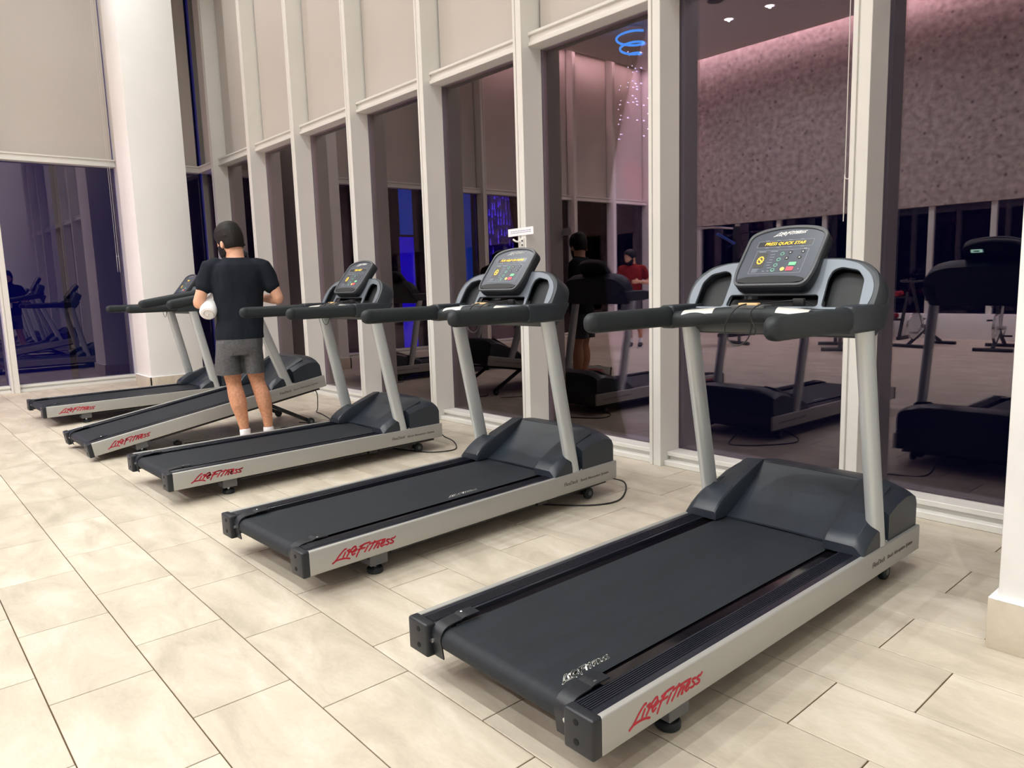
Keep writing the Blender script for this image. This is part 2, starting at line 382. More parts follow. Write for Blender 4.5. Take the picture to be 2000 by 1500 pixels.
# west wall: local x -> +Y world, local depth -> -X world
def wm(y): return frame_m((XWF, y, 0), (0, 1, 0), (-1, 0, 0), (0, 0, 1))
WYS = [-1.06, -2.59, -3.88, -5.18, -6.47, -7.76, -9.05, -10.34]
for y in WYS:
    k += 1; mullion('trim_%d' % k, 'white grooved window post of the end glass wall', wm(y))
ws = [.25]+WYS
for i in range(len(WYS)):
    lo = ws[i+1]+MW; hi = ws[i] if i else TYF+.03; wn += 1
    bay(wn, hi-lo, wm(lo), 'tall dark window bay of the end glass wall', chain=((hi-lo-.11, 1.78, .05) if i == 1 else None),
        bl_label='beige roller blind high on the end glass wall, %s bay from the corner' % ordn[i])
S('wall_north', (XWT-.4, GY+.05, 5.98), (X1, .5, CEIL+.01), WHITE)
S('wall_west', (XWG-.1, -10.6, -.1), (XWG-.06, .3, .0), WHITE)
k += 1; S('trim_%d' % k, (XWG-.03, GY-.04, 0), (XWG+.07, GY+.06, CEIL), mat('grey_corner_post', srgb(150, 146, 138), .5), label='narrow grey corner post where the two glass walls meet')
# south windows below the soffit
k += 1; S('trim_%d' % k, (X0, -10.62, 0), (X1, -10.42, .45), PLASTER, label='low white wall under the south windows', bev=.004)
for i, x in enumerate([-10.9+1.0*j for j in range(15)]):
    k += 1; S('trim_%d' % k, (x, -10.6, .45), (x+.09, -10.5, 2.4), WHITE, label='white post of the south windows')
wn += 1; r = empty('window_%d' % wn); tag(r, 'dark glazing below the mottled south wall', kind='structure'); B('pane', (X0, -10.57, .45), (X1, -10.56, 2.4), GLASS, r)
# columns
def column(name, n, lo, hi, label):
    global k
    k += 1; c = S('trim_%d' % k, (lo[0], lo[1], .15), (hi[0], hi[1], CEIL), PLASTER, label=label, bev=.006)
    e = .022
    for nm, a, b in (('base_tile', (lo[0]-e, lo[1]-e, 0), (hi[0]+e, lo[1], .172)), ('base_tile', (hi[0], lo[1]-e, 0), (hi[0]+e, hi[1]+e, .172)),
                     ('base_tile', (lo[0]-e, lo[1], 0), (lo[0], hi[1]+e, .172)), ('base_tile', (lo[0], hi[1], 0), (hi[0], hi[1]+e, .172))):
        B(nm, a, b, TILE, c, bev=.002)
    bm = bmesh.new(); box(bm, (lo[0]-e, lo[1]-e, .17), (hi[0]+e, hi[1]+e, .178), .003, 1); mesh_obj('plaster_lip', bm, PLASTER, c)
    return c
column('trim', 0, (-.331, -1.18, 0), (.33, -.54, 0), 'white square pillar with beige tile base at the right edge')
column('trim', 0, (-10.44, -1.23, 0), (-9.80, -.57, 0), 'white square pillar with beige tile base beside the left windows')
# blue tape marks: none. Ceiling fixtures
LENS = mat('downlight_lens', srgb(255, 250, 240), .5, emit=(1, .93, .85, 1), estr=14)
first = None
for i, (x, y) in enumerate(LIGHT_XY):  # the added wall fill row gets fixtures as well
    if first is None:
        r = empty('downlight', (x, y, CEIL))
        bm = bmesh.new(); loft(bm, [((0, 0, 0), (1, 0, 0), (0, 1, 0), .11, .11), ((0, 0, -.012), (1, 0, 0), (0, 1, 0), .108, .108), ((0, 0, -.012), (1, 0, 0), (0, 1, 0), .085, .085), ((0, 0, -.004), (1, 0, 0), (0, 1, 0), .08, .08)], cap=False)
        mesh_obj('trim_ring', bm, WHITE, r, auto=40)
        Cy('lens', (0, 0, -.010), (0, 0, -.002), .078, LENS, r); first = r; index_kids()
    else: r = copy_tree(first); r.location = (x, y, CEIL)
    tag(r, 'round recessed ceiling downlight, one of the grid above the gym floor', 'light', 'recessed ceiling downlights')
r = empty('ceiling_speaker', (-7.4, -7.4, CEIL)); tag(r, 'round dark unlit speaker recessed in the ceiling beside the downlights', 'speaker')
Cy('grille', (0, 0, -.012), (0, 0, .0), .13, mat('speaker_grille', srgb(100, 96, 94), .7), r)
Cy('rim', (0, 0, -.008), (0, 0, .0), .145, mat('speaker_rim', srgb(150, 145, 140), .6), r)
r = empty('red_spotlight', (-9.0, -8.9, CEIL)); tag(r, 'small black spotlight on the ceiling throwing red light into the corner', 'spotlight')
for x, y in ((.9, -3.9), (-.9, -3.9)):
    a_ = empty('added_pillar_fill', (x, y, CEIL)); tag(a_, 'added white fill light aimed at the right pillar, %s of the pair' % ('east' if x > 0 else 'west'), 'light')  # fixtures added to go with the pillar fill
    Cy('housing', (0, 0, -.015), (0, 0, 0), .08, WHITE, a_); Cy('lens', (0, 0, -.018), (0, 0, -.012), .055, LENS, a_)
Cy('base', (0, 0, -.03), (0, 0, 0), .05, mat('spot_black', (.02, .02, .02, 1), .5), r)
Cy('shade', (.02, .02, -.03), (.05, .05, -.12), .035, mat('spot_black', (.02, .02, .02, 1), .5), r)

# ------------------------------------------------------------------ treadmill
LOGO = [[(0,.002),(.014,.009),(.039,.032),(.059,.046),(.067,.047)],[(.014,.009),(.039,.01),(.064,.007),(.081,.001)],[(.062,.033),(.05,.015)],[(.072,.037),(.083,.04)],
 [(.068,.014),(.081,.028),(.095,.04),(.107,.046),(.113,.045),(.114,.04)],[(.077,.031),(.097,.027)],[(.092,.023),(.108,.026),(.117,.03),(.113,.035),(.1,.028),(.093,.019),(.096,.012),(.107,.016)],
 [(.113,0),(.123,.016),(.135,.03),(.148,.04)],[(.132,.039),(.144,.042),(.163,.045),(.184,.045)],[(.125,.028),(.14,.028),(.157,.028)],[(.173,.032),(.155,.01)],[(.18,.036),(.19,.038)],
 [(.208,.044),(.191,.024),(.176,.009)],[(.195,.038),(.213,.038),(.237,.039),(.261,.038)],[(.218,.031),(.201,.011)],[(.206,.018),(.225,.03),(.23,.028),(.229,.023),(.218,.011),(.224,.011)],
 [(.236,.019),(.251,.023),(.258,.029),(.252,.033),(.24,.025),(.236,.015),(.242,.01),(.253,.014)],[(.284,.031),(.272,.033),(.269,.028),(.278,.017),(.273,.011),(.26,.012)],
 [(.314,.036),(.307,.031),(.297,.032),(.291,.028),(.295,.023),(.303,.016),(.297,.011),(.285,.012)]]
def logo(name, m, parent, mtx, length, wd):
    bm = bmesh.new(); ribbons(bm, LOGO, wd, length/.314, mtx); return mesh_obj(name, bm, m, parent)
H = .404; Z0, Z1 = .097, .2027
CT = math.radians(39); FT = math.radians(30)
CM = frame_m((0, 1.44, 1.218), (1, 0, 0), (0, math.sin(CT), math.cos(CT)), (0, -math.cos(CT), math.sin(CT)))
FM = frame_m((0, 1.45, 1.128), (1, 0, 0), (0, math.sin(FT), math.cos(FT)), (0, -math.cos(FT), math.sin(FT)))
TEXTS = {}
def make_treadmill():
    r = empty('treadmill')
    for s in (1, -1):
        # silver side panel with rounded top edge
        bm = bmesh.new(); a, b = sorted((s*(H-.022), s*H)); box(bm, (a, .004, Z0), (b, 1.985, Z1), .006, 3)
        sp = mesh_obj('side_panel', bm, SILVER, r, auto=50)
        mt = frame_m((s*(H+.0006), .107 if s > 0 else .421, .122), (0, s, 0), (0, 0, 1), (s, 0, 0))
        logo('logo', RPRINT, sp, mt, .314, .0074)
        mt = frame_m((s*(H+.0004), 1.60 if s > 0 else 1.60, .152), (0, s, 0), (0, 0, 1), (s, 0, 0))
        text('lettering', 'FlexDeck', .029, DPRINT, sp, frame_m((s*(H+.0004), 1.525 if s > 0 else 1.93, .151), (0, s, 0), (0, 0, 1), (s, 0, 0)), .25, align='LEFT', sx=1.02)
        text('lettering', 'Shock Absorption System', .021, DPRINT, sp, frame_m((s*(H+.0004), 1.66 if s > 0 else 1.795, .149), (0, s, 0), (0, 0, 1), (s, 0, 0)), .2, align='LEFT', sx=1.12)
        # end cap
        bm = bmesh.new(); a, b = sorted((s*.300, s*(H-.001))); box(bm, (a, -.026, Z0-.003), (b, .012, Z1+.001), .008, 3)
        ec = mesh_obj('end_cap', bm, BLACKP, r, auto=50)
        for z in (.125, .178):
            Cy('bolt_hole', (s*.345, -.0272, z), (s*.345, -.02, z), .0085, mat('hole_black', (.002, .002, .002, 1), .9), ec)
        # ribbed foot rail
        bm = bmesh.new(); a, b = sorted((s*.303, s*(H-.020)))
        prof = []
        n = 7
        xs = a; wd = (b-a)
        for i in range(n):
            u0 = a+wd*.10+i*(wd*.62/n) if s > 0 else b-wd*.10-(i+1)*(wd*.62/n)
            prof.append((u0, u0+wd*.62/n*.55))
        box(bm, (a, .01, Z1-.035), (b, 1.50, Z1-.0035), .002, 1)
        for (p, q) in prof: box(bm, (p, .012, Z1-.007), (q, 1.49, Z1-.0005), .0016, 2)
        mesh_obj('foot_rail', bm, RAILM, r, auto=40)
        # roller guard: strip over the rear roller between cap and belt
        bm = bmesh.new(); path = [(.150, Z1+.0035), (.06, Z1+.0045), (.012, Z1-.004), (-.008, Z1-.032), (-.004, Z1-.07), (.0, Z0+.002)]
        P = catmull([(0, p[0], p[1]) for p in path], 5); x0, x1 = sorted((s*.250, s*.302)); tk = .0045
        rows = []
        for i, p in enumerate(P):
            d = (P[min(i+1, len(P)-1)]-P[max(i-1, 0)]).normalized(); nn = Vector((0, d.z, -d.y))
            if nn.y > 0 or (abs(nn.y) < .5 and nn.z < 0): nn = -nn
            rows.append([bm.verts.new((x, *(p+nn*o).yz)) for x, o in ((x0, 0), (x1, 0), (x1, -tk), (x0, -tk))])
        for p, q in zip(rows, rows[1:]):
            for i in range(4): bm.faces.new((p[i], p[(i+1) % 4], q[(i+1) % 4], q[i]))
        bm.faces.new(rows[0]); bm.faces.new(rows[-1][::-1])
        rg = mesh_obj('roller_guard', bm, BLACKP, r, auto=40)
        Cy('screw', (s*.287, .105, Z1+.003), (s*.293, .105, Z1+.0068), .0062, CHROME, rg)
        Cy('adjust_bolt', (s*.292, -.012, .152), (s*.292, -.003, .152), .007, CHROME, rg)
        bm = bmesh.new(); x0, x1 = sorted((s*.235, s*.268)); box(bm, (x0, .15, Z1-.001), (x1, .165, Z1+.004), .002, 1)
        # upright
        bm = bmesh.new(); b0 = Vector((s*.372, 1.635, .19)); b1 = Vector((s*.372, 1.455, 1.07))
        loft(bm, [(b0, (1, 0, 0), (0, .98, .2), .028, .044, 2.3), (b0.lerp(b1, .5), (1, 0, 0), (0, .98, .2), .028, .044, 2.3), (b1, (1, 0, 0), (0, .98, .2), .028, .044, 2.3)])
        up = mesh_obj('upright', bm, POSTM, r, auto=40)
        Cy('bolt', (s*.385, 1.69, Z1-.002), (s*.385, 1.69, Z1+.006), .006, CHROME, up)
        # handrail: rubber grip with flared collar
        bm = bmesh.new(); R = []
        for y, f in ((.797, .05), (.800, .42), (.808, .72), (.823, .93), (.842, 1.0), (.846, .97), (.85, 1.0), (1.262, 1.03), (1.270, 1.12), (1.285, 1.14), (1.294, 1.1)):
            R.append(((s*.372, y, 1.094), (1, 0, 0), (0, 0, 1), .031*f, .0395*f, 2.6))
        loft(bm, R); mesh_obj('handrail', bm, RUBBER, r, auto=60)
        # rear levelling foot
        bm = bmesh.new(); a, b = sorted((s*.30, s*.385)); box(bm, (a, .30, .045), (b, .39, Z0+.01), .003, 1); ft = mesh_obj('foot_bracket', bm, GRAYF, r)
        Cy('foot_stud', (s*.345, .345, .02), (s*.345, .345, .05), .009, CHROME, ft)
        Cy('foot_pad', (s*.345, .345, .0), (s*.345, .345, .026), .036, RUBBER, ft, bev=.005)
    # frame
    bm = bmesh.new()
    box(bm, (-.375, .30, .075), (.375, .36, .12)); box(bm, (-.375, 1.35, .07), (.375, 1.42, .12))
    for s in (1, -1): a, b = sorted((s*.335, s*.383)); box(bm, (a, .02, .10), (b, 1.97, .165))
    box(bm, (-.383, 1.93, .10), (.383, 1.975, .2)); box(bm, (-.365, .42, .074), (.365, 1.34, .085)); box(bm, (-.365, 1.44, .074), (.365, 1.93, .085))  # the two wide thin plates are an undertray added to deepen the shadow
    mesh_obj('frame', bm, FRAMEM, r)
    B('deck', (-.303, .07, Z1-.038), (.303, 1.60, Z1-.018), DECKM, r, bev=.003)
    # belt loop
    bm = bmesh.new(); zt = Z1-.010; rr = .036; yc = .03; pr = []
    pr.append((1.62, zt))
    for i in range(24): pr.append((1.62-(1.62-yc)*(i+1)/24, zt))
    for i in range(1, 11): a = math.pi*i/10; pr.append((yc-math.sin(a)*rr, zt-rr+math.cos(a)*rr))
    pr.append((1.62, zt-2*rr))
    rows = [[bm.verts.new((x, y, z)) for x in (-.2525, .2525)] for y, z in pr]
    for p, q in zip(rows, rows[1:]): bm.faces.new((p[0], p[1], q[1], q[0]))
    bl = mesh_obj('belt', bm, BELTM, r, auto=60)
    bm = bmesh.new(); cyl(bm, (-.29, yc, zt-rr), (.29, yc, zt-rr), rr-.003); mesh_obj('rear_roller', bm, FRAMEM, r, auto=40)
    # motor cover as a height field
    def drop(x): return .05*max(0, (abs(x)-.18)/.215)**2
    def outer(y):
        K = [(1.465, .234), (1.49, .258), (1.53, .290), (1.60, .325), (1.68, .357), (1.78, .389), (1.86, .402), (1.92, .398), (1.955, .382), (1.97, .35)]
        for (a, b), (c, d) in zip(K, K[1:]):
            if y <= c: return b+(d-b)*(y-a)/(c-a)
        return K[-1][1]
    # front housing
    bm = bmesh.new(); fr_ = [0, .01, .15, .3, .45, .6, .75, .87, .95, 1]; nx = 32
    G = []
    for t in fr_:
        row = []
        for i in range(nx+1):
            x = -.392+.784*i/nx; ys_ = 1.695 if abs(x) > .25 else 1.832
            y = ys_+(1.968-ys_)*t
            row.append(bm.verts.new((x, y, max(.22, outer(y)-drop(x)-(.006 if i in (0, nx) else 0)))))
        G.append(row)
    for p, q in zip(G, G[1:]):
        for i in range(nx): bm.faces.new((p[i], p[i+1], q[i+1], q[i]))
    rim = G[0]+[row[-1] for row in G[1:-1]]+G[-1][::-1]+[row[0] for row in G[1:-1]][::-1]
    lowr = [bm.verts.new((v.co.x, v.co.y, .2005)) for v in rim]
    for i in range(len(rim)): j = (i+1) % len(rim); bm.faces.new((rim[i], rim[j], lowr[j], lowr[i]))
    mc = mesh_obj('motor_cover', bm, COVER, r, auto=28)
    # centre ramp panel (concave)
    bm = bmesh.new(); G = []; ny = 16
    for j in range(ny+1):
        t = j/ny; y = 1.545+.292*t; z = .206+.193*(t**1.05)-.012*math.sin(t*math.pi); hw = .262-.03*t
        G.append([bm.verts.new((-hw+2*hw*i/12, y, z-.006*((i-6)/6)**2*(1-t))) for i in range(13)])
    for p, q in zip(G, G[1:]):
        for i in range(12): bm.faces.new((p[i], p[i+1], q[i+1], q[i]))
    ext = bmesh.ops.extrude_face_region(bm, geom=list(bm.faces)); bmesh.ops.translate(bm, vec=(0, 0, -.008), verts=[v for v in ext['geom'] if isinstance(v, bmesh.types.BMVert)])
    mesh_obj('centre_ramp', bm, COVER, r, auto=40)
    for s in (1, -1):
        # fin (rises along the ramp) and the blunt boot round the post
        bm = bmesh.new(); G = []; ys = [1.463, 1.466, 1.49, 1.52, 1.56, 1.60, 1.64, 1.68, 1.72, 1.76, 1.80, 1.838]
        for y in ys:
            t = (y-1.465)/.373; xi = .240-.014*max(0, t); xo = .338
            zt_ = .236+.17*min(1, t)**.72 if y > 1.465 else .232
            row = [(xi, zt_-.012), (xi+.006, zt_), (xi+.03, zt_-.001), (xo-.02, zt_-.008), (xo, zt_-.02)]
            G.append([bm.verts.new((s*x, y, z)) for x, z in row])
        for p, q in zip(G, G[1:]):
            for i in range(4): bm.faces.new((p[i], p[i+1], q[i+1], q[i]))
        rim = G[0]+[row[-1] for row in G[1:-1]]+G[-1][::-1]+[row[0] for row in G[1:-1]][::-1]
        lowr = [bm.verts.new((v.co.x, v.co.y, .199)) for v in rim]
        for i in range(len(rim)): j = (i+1) % len(rim); bm.faces.new((rim[i], rim[j], lowr[j], lowr[i]))
        mesh_obj('ramp_fin', bm, COVER, r, auto=34)
        bm = bmesh.new(); G = []; ys = [1.462, 1.468, 1.50, 1.54, 1.575, 1.598, 1.606]
        for y in ys:
            zt_ = .234 if y < 1.465 else .2395+.17*((y-1.465)/.373)**.72; sh_ = max(0, (y-1.575)/.031)
            row = [(.2425, zt_-.006), (.249, zt_), (.352, zt_), (.362, zt_-.003), (.3945, zt_-.034-.018*sh_), (.3975, zt_-.040-.02*sh_)]
            G.append([bm.verts.new((s*x, y, max(z, .2))) for x, z in row])
        for p, q in zip(G, G[1:]):
            for i in range(5): bm.faces.new((p[i], p[i+1], q[i+1], q[i]))
        rim = G[0]+[row[-1] for row in G[1:-1]]+G[-1][::-1]+[row[0] for row in G[1:-1]][::-1]
        lowr = [bm.verts.new((v.co.x, v.co.y, .199)) for v in rim]
        for i in range(len(rim)): j = (i+1) % len(rim); bm.faces.new((rim[i], rim[j], lowr[j], lowr[i]))
        mesh_obj('post_boot', bm, COVER, r, auto=24)
    # ---- console housing
    half = [(.372, -.01), (.388, .05), (.383, .10), (.362, .142), (.31, .186), (.245, .206), (.12, .214)]
    out = rounded([(x, h) for x, h in half]+[(-x, h) for x, h in half[::-1]], .02, 3)
    recR = rounded([(.211, .004), (.207, .12), (.216, .158), (.246, .172), (.313, .157), (.343, .118), (.349, .004)], .014, 4)
    recL = [(-x, h) for x, h in recR][::-1]
    recC = rounded([(-.196, .006), (-.188, .056), (.188, .056), (.196, .006)], .014, 4)
    plate('console_face', [out, recR, recL, recC], -.012, .0, FACEM, r, FM, .002)
    sh = [(.390, -.07), (.404, .03), (.403, .10), (.386, .152), (.33, .198), (.255, .217), (.12, .224)]
    so = rounded([(x, h) for x, h in sh]+[(-x, h) for x, h in sh[::-1]], .03, 4)
    si = rounded([(.345, -.055), (.366, .03), (.366, .09), (.345, .13), (.30, .17), (.24, .19), (.12, .197), (-.12, .197), (-.24, .19), (-.30, .17), (-.345, .13), (-.366, .09), (-.366, .03), (-.345, -.055)], .01, 2)
    plate('console_shell', [so, si], -.105, -.003, SHELL, r, FM, .012)
    plate('shell_back', [so], -.112, -.092, SHELL, r, FM, .006)
    for nm, rec in (('bottle_holder', recR), ('bottle_holder', recL), ('tray_insert', recC)):
        cx = sum(p[0] for p in rec)/len(rec); cy = sum(p[1] for p in rec)/len(rec)
        big = [(cx+(p[0]-cx)*1.06, cy+(p[1]-cy)*1.06) for p in rec]
        plate(nm, [big], -.085, -.04, INSET, r, FM, .004)
    # arms and tray
    for s in (1, -1):
        bm = bmesh.new(); a, b = sorted((s*.338, s*.406))
        vs = box(bm, (a, 1.288, 1.045), (b, 1.60, 1.142), .012, 3)
        for v in vs:
            if v.is_valid and v.co.y > 1.5 and v.co.z < 1.09: v.co.y -= .05
        mesh_obj('console_arm', bm, SHELL, r, auto=50)
    bm = bmesh.new(); box(bm, (-.345, 1.39, 1.092), (.345, 1.49, 1.124), .008, 2); mesh_obj('accessory_tray', bm, SHELL, r, auto=50)
    bm = bmesh.new(); tube(bm, [(-.345, 1.315, 1.082), (-.25, 1.328, 1.088), (-.12, 1.352, 1.10), (0, 1.362, 1.104), (.12, 1.352, 1.10), (.25, 1.328, 1.088), (.345, 1.315, 1.082)], .0345, 20); cb = mesh_obj('crossbar', bm, RUBBER, r, auto=60)
    for xa, xb in ((-.30, -.165), (.10, .235)):
        bm = bmesh.new(); rows = []
        for i in range(9):
            x = xa+(xb-xa)*i/8; t = abs(x); y = 1.362-.047*(t/.345)**1.3; z = 1.104-.022*(t/.345)**1.3; rows.append([bm.verts.new((x, y-math.cos(a)*.0358, z+math.sin(a)*.0358)) for a in [math.radians(d) for d in (25, 40, 55, 70, 85, 100)]])
        for p, q in zip(rows, rows[1:]):
            for i in range(5): bm.faces.new((p[i], p[i+1], q[i+1], q[i]))
        mesh_obj('pulse_sensor', bm, mat('sensor_plate', srgb(215, 214, 208), .3, metal=.2), cb, smooth=True)
    # clip and stop cord
    B('stop_key_base', (-.095, 1.335, 1.128), (.045, 1.40, 1.142), GRAYF, r, bev=.003)
    kb = B('stop_key', (-.065, 1.338, 1.140), (.018, 1.36, 1.150), mat('stop_key_cream', srgb(232, 196, 140), .5), r, bev=.002)
    T('stop_cord', [(-.025, 1.345, 1.148), (-.05, 1.31, 1.135), (-.085, 1.30, 1.09), (-.10, 1.30, 1.04), (-.07, 1.30, .995), (-.03, 1.30, .99), (.005, 1.30, 1.02), (.02, 1.30, 1.08), (.015, 1.30, 1.12), (.04, 1.33, 1.146), (.10, 1.40, 1.155), (.15, 1.42, 1.157), (.19, 1.44, 1.138)], .0026, CORDM, r, 6)
    B('cord_clip', (.12, 1.41, 1.135), (.165, 1.43, 1.165), CORDM, r, bev=.004)
    T('cord_drop', [(.02, 1.30, 1.08), (.035, 1.298, 1.05), (.03, 1.298, 1.03)], .003, CORDM, r, 6)
    # ---- console head
    co = rounded([(-.150, -.008), (.150, -.008), (.168, .06), (.168, .255), (.12, .283), (.04, .296), (-.04, .296), (-.12, .283), (-.168, .255), (-.168, .06)], .034, 6)
    body = plate('console_head', [co], -.055, -.004, BLACKP, r, CM, .014)
    ci = rounded([(-.142, .004), (.142, .004), (.156, .06), (.156, .246), (.10, .272), (.03, .282), (-.03, .282), (-.10, .272), (-.156, .246), (-.156, .06)], .026, 6)
    plate('head_rim', [co, ci], -.012, .006, RIM, body, CM, .004)
    plate('display_panel', [ci], -.006, .0, PANELM, body, CM)
    lip = [(-.142, .026), (-.10, .036), (0, .040), (.10, .036), (.142, .026), (.138, .010), (.10, .004), (-.10, .004), (-.138, .010)]
    plate('lower_lip', [rounded(lip, .008)], .0, .006, INSET, body, CM, .002)
    logo('logo', WPRINT, body, CM @ Matrix.Translation((-.062, .243, .0008)) @ Matrix.Rotation(.06, 4, 'Z'), .136, .0034)
    fr = rounded([(-.118, .190), (.118, .190), (.118, .221), (-.118, .221)], .004); fi = [(x*.992, .2055+(y-.2055)*.94) for x, y in fr]
    plate('led_window', [rounded([(-.114, .193), (.114, .193), (.114, .218), (-.114, .218)], .003)], .0, .0004, mat('led_window', srgb(56, 58, 62), .2), body, CM)
    fr = [(-.108, .056), (.112, .056), (.112, .173), (-.108, .173)]; fi = [(x+math.copysign(-.0012, x), y+(.0012 if y < .1 else -.0012)) for x, y in fr]
    bm = bmesh.new(); ribbons(bm, [[a_, b_] for a_, b_ in zip(fr, fr[1:]+fr[:1])], .0009, 1, CM @ Matrix.Translation((0, 0, .0005)))
    f2 = [(-.118, .190), (.118, .190), (.118, .221), (-.118, .221)]; ribbons(bm, [[a_, b_] for a_, b_ in zip(f2, f2[1:]+f2[:1])], .0009, 1, CM @ Matrix.Translation((0, 0, .0005)))
    mesh_obj('key_area_line', bm, LINEP, body)
    plate('matrix_window', [[(-.100, .085), (-.055, .085), (-.055, .160), (-.100, .160)]], .0, .0004, mat('matrix_window', srgb(62, 62, 60), .3), body, CM)
    def ring(x, y, rr, m, n=14): 
        c = [(x+math.cos(2*math.pi*i/n)*rr, y+math.sin(2*math.pi*i/n)*rr) for i in range(n)]
        ci_ = [(x+math.cos(2*math.pi*i/n)*rr*.72, y+math.sin(2*math.pi*i/n)*rr*.72) for i in range(n)]
        return c, ci_
    for x, y in ((.008, .152), (.002, .124), (-.002, .096), (-.006, .072)):
        c, ci_ = ring(x, y, .0085, None); plate('key', [c, ci_], 0, .001, mat('green_line', srgb(120, 190, 160), .4), body, CM)
    for x, y in ((.040, .158), (.034, .130), (.092, .160), (.086, .132)):
        c, ci_ = ring(x, y, .009, None); plate('key', [c], 0, .001, DARKK, body, CM); plate('key_mark', [[(x-.003, y-.003), (x+.003, y-.003), (x, y+.004)]], .001, .0014, WPRINT, body, CM)
    plate('start_key', [rounded([(.053, .092), (.083, .092), (.083, .108), (.053, .108)], .003)], 0, .0016, GREEN, body, CM)
    plate('stop_button', [rounded([(.049, .066), (.079, .066), (.079, .085), (.049, .085)], .003)], 0, .0018, REDK, body, CM)
    c, _ = ring(.034, .075, .0092, None); plate('pause_key', [c], 0, .0016, YELK, body, CM)
    bm = bmesh.new()
    rnd = random.Random(3)
    def dash(x, y, l, h=.0016):
        vs = [bm.verts.new(CM @ Vector(p)) for p in ((x, y, .0006), (x+l, y, .0006), (x+l, y+h, .0006), (x, y+h, .0006))]; bm.faces.new(vs)
    dash(-.098, .166, .03, .0022); dash(-.048, .166, .032, .0022)
    for j in range(6):
        dash(-.045+rnd.random()*.01, .150-.0135*j, .014+rnd.random()*.012)
    for j in range(4): dash(-.098, .078-.005*j, .02+rnd.random()*.012, .0012)
    for j in range(3): dash(-.05+.02*j, .066, .01, .002)
    for x in (-.09, -.04, .01, .06): dash(x, .2235, .016, .0012); dash(x+.01, .186, .016, .0012)
    dash(.036, .172, .01, .0016); dash(.09, .1735, .012, .0024); dash(.098, .072, .004, .004)
    mesh_obj('fine_print', bm, LINEP, body)
    bm = bmesh.new()
    for i in range(12):
        a = i*2*math.pi/12; cx, cy = -.077+math.cos(a)*.012, .123+math.sin(a)*.017; q = .0028
        bm.faces.new([bm.verts.new(CM @ Vector((cx+dx*q, cy+dy*q, .0009))) for dx, dy in ((-1, -1), (1, -1), (1, 1), (-1, 1))])
    for cx, cy in ((-.077, .123), (-.082, .128), (-.072, .118)):
        bm.faces.new([bm.verts.new(CM @ Vector((cx+dx*.0028, cy+dy*.0028, .0009))) for dx, dy in ((-1, -1), (1, -1), (1, 1), (-1, 1))])
    mesh_obj('led_matrix', bm, AMBER, body)
    return r
tm = make_treadmill()
# lift arms and wheels shared by level machines
def wheels(parent, to_local, y, arm):
    for s in (1, -1):
        c = Vector((s*.325, y, .034)); e = Vector((s*.352, y, .034))
        bm = bmesh.new(); cyl(bm, c, e, .034, bev=.004); bmesh.ops.transform(bm, matrix=to_local, verts=bm.verts); wh = mesh_obj('transport_wheel', bm, RUBBER, parent, auto=40)
        bm = bmesh.new(); cyl(bm, (s*.3515, y, .034), (s*.355, y, .034), .014); bmesh.ops.transform(bm, matrix=to_local, verts=bm.verts); mesh_obj('wheel_hub', bm, GRAYF, wh, auto=40)
        bm = bmesh.new(); a = Vector((s*.30, y, .036)); b = Vector((s*.30, arm[0], arm[1])); tube(bm, [a, b], .022, 4, smooth=False); bmesh.ops.transform(bm, matrix=to_local, verts=bm.verts); mesh_obj('lift_arm', bm, FRAMEM, parent)
def ledtext(parent, s, size=.0235, sx=.78):
    body = [c for c in bpy.data.objects if c.parent == parent and c.name.startswith('console_head')][0]
    text('led_message', s, size, AMBER, body, CM @ Matrix.Translation((0, .2055, .0009)), .25, .0004, sx=sx)
index_kids()
SPEC = [('A', (-.753-H, -2.6658), -.0005, 'near the front, its red lettering largest in view', 'PRESS QUICK STAR', 0),
        ('B', (-2.3268, -2.6673), .041, 'second in the row from the right, under the paper notice on the window post', 'FOR HELP OR MORE', 0),
        ('C', (-4.1148, -2.6602), .0244, 'third from the right, directly in front of the man', 'FOR HELP', 0),
        ('D', (-5.80, -2.7190), .0231, 'tilted up at the front, behind the man', 'PRESS QUICK STAR', 1),
        ('E', (-7.7903, -2.719), .0218, 'farthest left, beside the white pillar', 'PRESS', 0)]
LAB = {'A': 'grey and black treadmill nearest the camera, screen reading PRESS QUICK STAR',
       'B': 'grey and black treadmill second from the right, beneath the paper notice on the post',
       'C': 'grey and black treadmill between the second from the right and the man',
       'D': 'grey and black treadmill with its running deck raised, behind the man',
       'E': 'grey and black treadmill farthest from the camera, beside the left white pillar'}
TMS = {}
for i, (nm, (x, y), rz, _, msg, inc) in enumerate(SPEC):
    r = copy_tree(tm)
    if nm != 'A': x, y = x-H*math.cos(rz), y-H*math.sin(rz)
    r.location = (x, y, 0); r.rotation_euler = (0, 0, rz)
    if inc:
        a = math.radians(9.05); piv = .345
        # pivot on the rear foot
        Rx = Matrix.Translation((x, y, 0)) @ Matrix.Rotation(rz, 4, 'Z') @ Matrix.Translation((0, piv, 0)) @ Matrix.Rotation(a, 4, 'X') @ Matrix.Translation((0, -piv, 0))
        r.matrix_world = Rx; inv = Rx.inverted() @ (Matrix.Translation((x, y, 0)) @ Matrix.Rotation(rz, 4, 'Z'))
        wheels(r, inv, 1.80, (1.40, .25))
    else: wheels(r, I4, 1.80, (1.50, .10))
    tag(r, LAB[nm], 'treadmill', 'treadmills in a row facing the glass wall'); TMS[nm] = r
    body = [c for c in bpy.data.objects if c.parent == r and c.name.startswith('console_head')][0]
    tag(body); text('led_message', msg, .021, AMBER, body, CM @ Matrix.Translation((0, .2055, .0009)), .25, .0004, sx=min(1.04, 15.4/len(msg)))


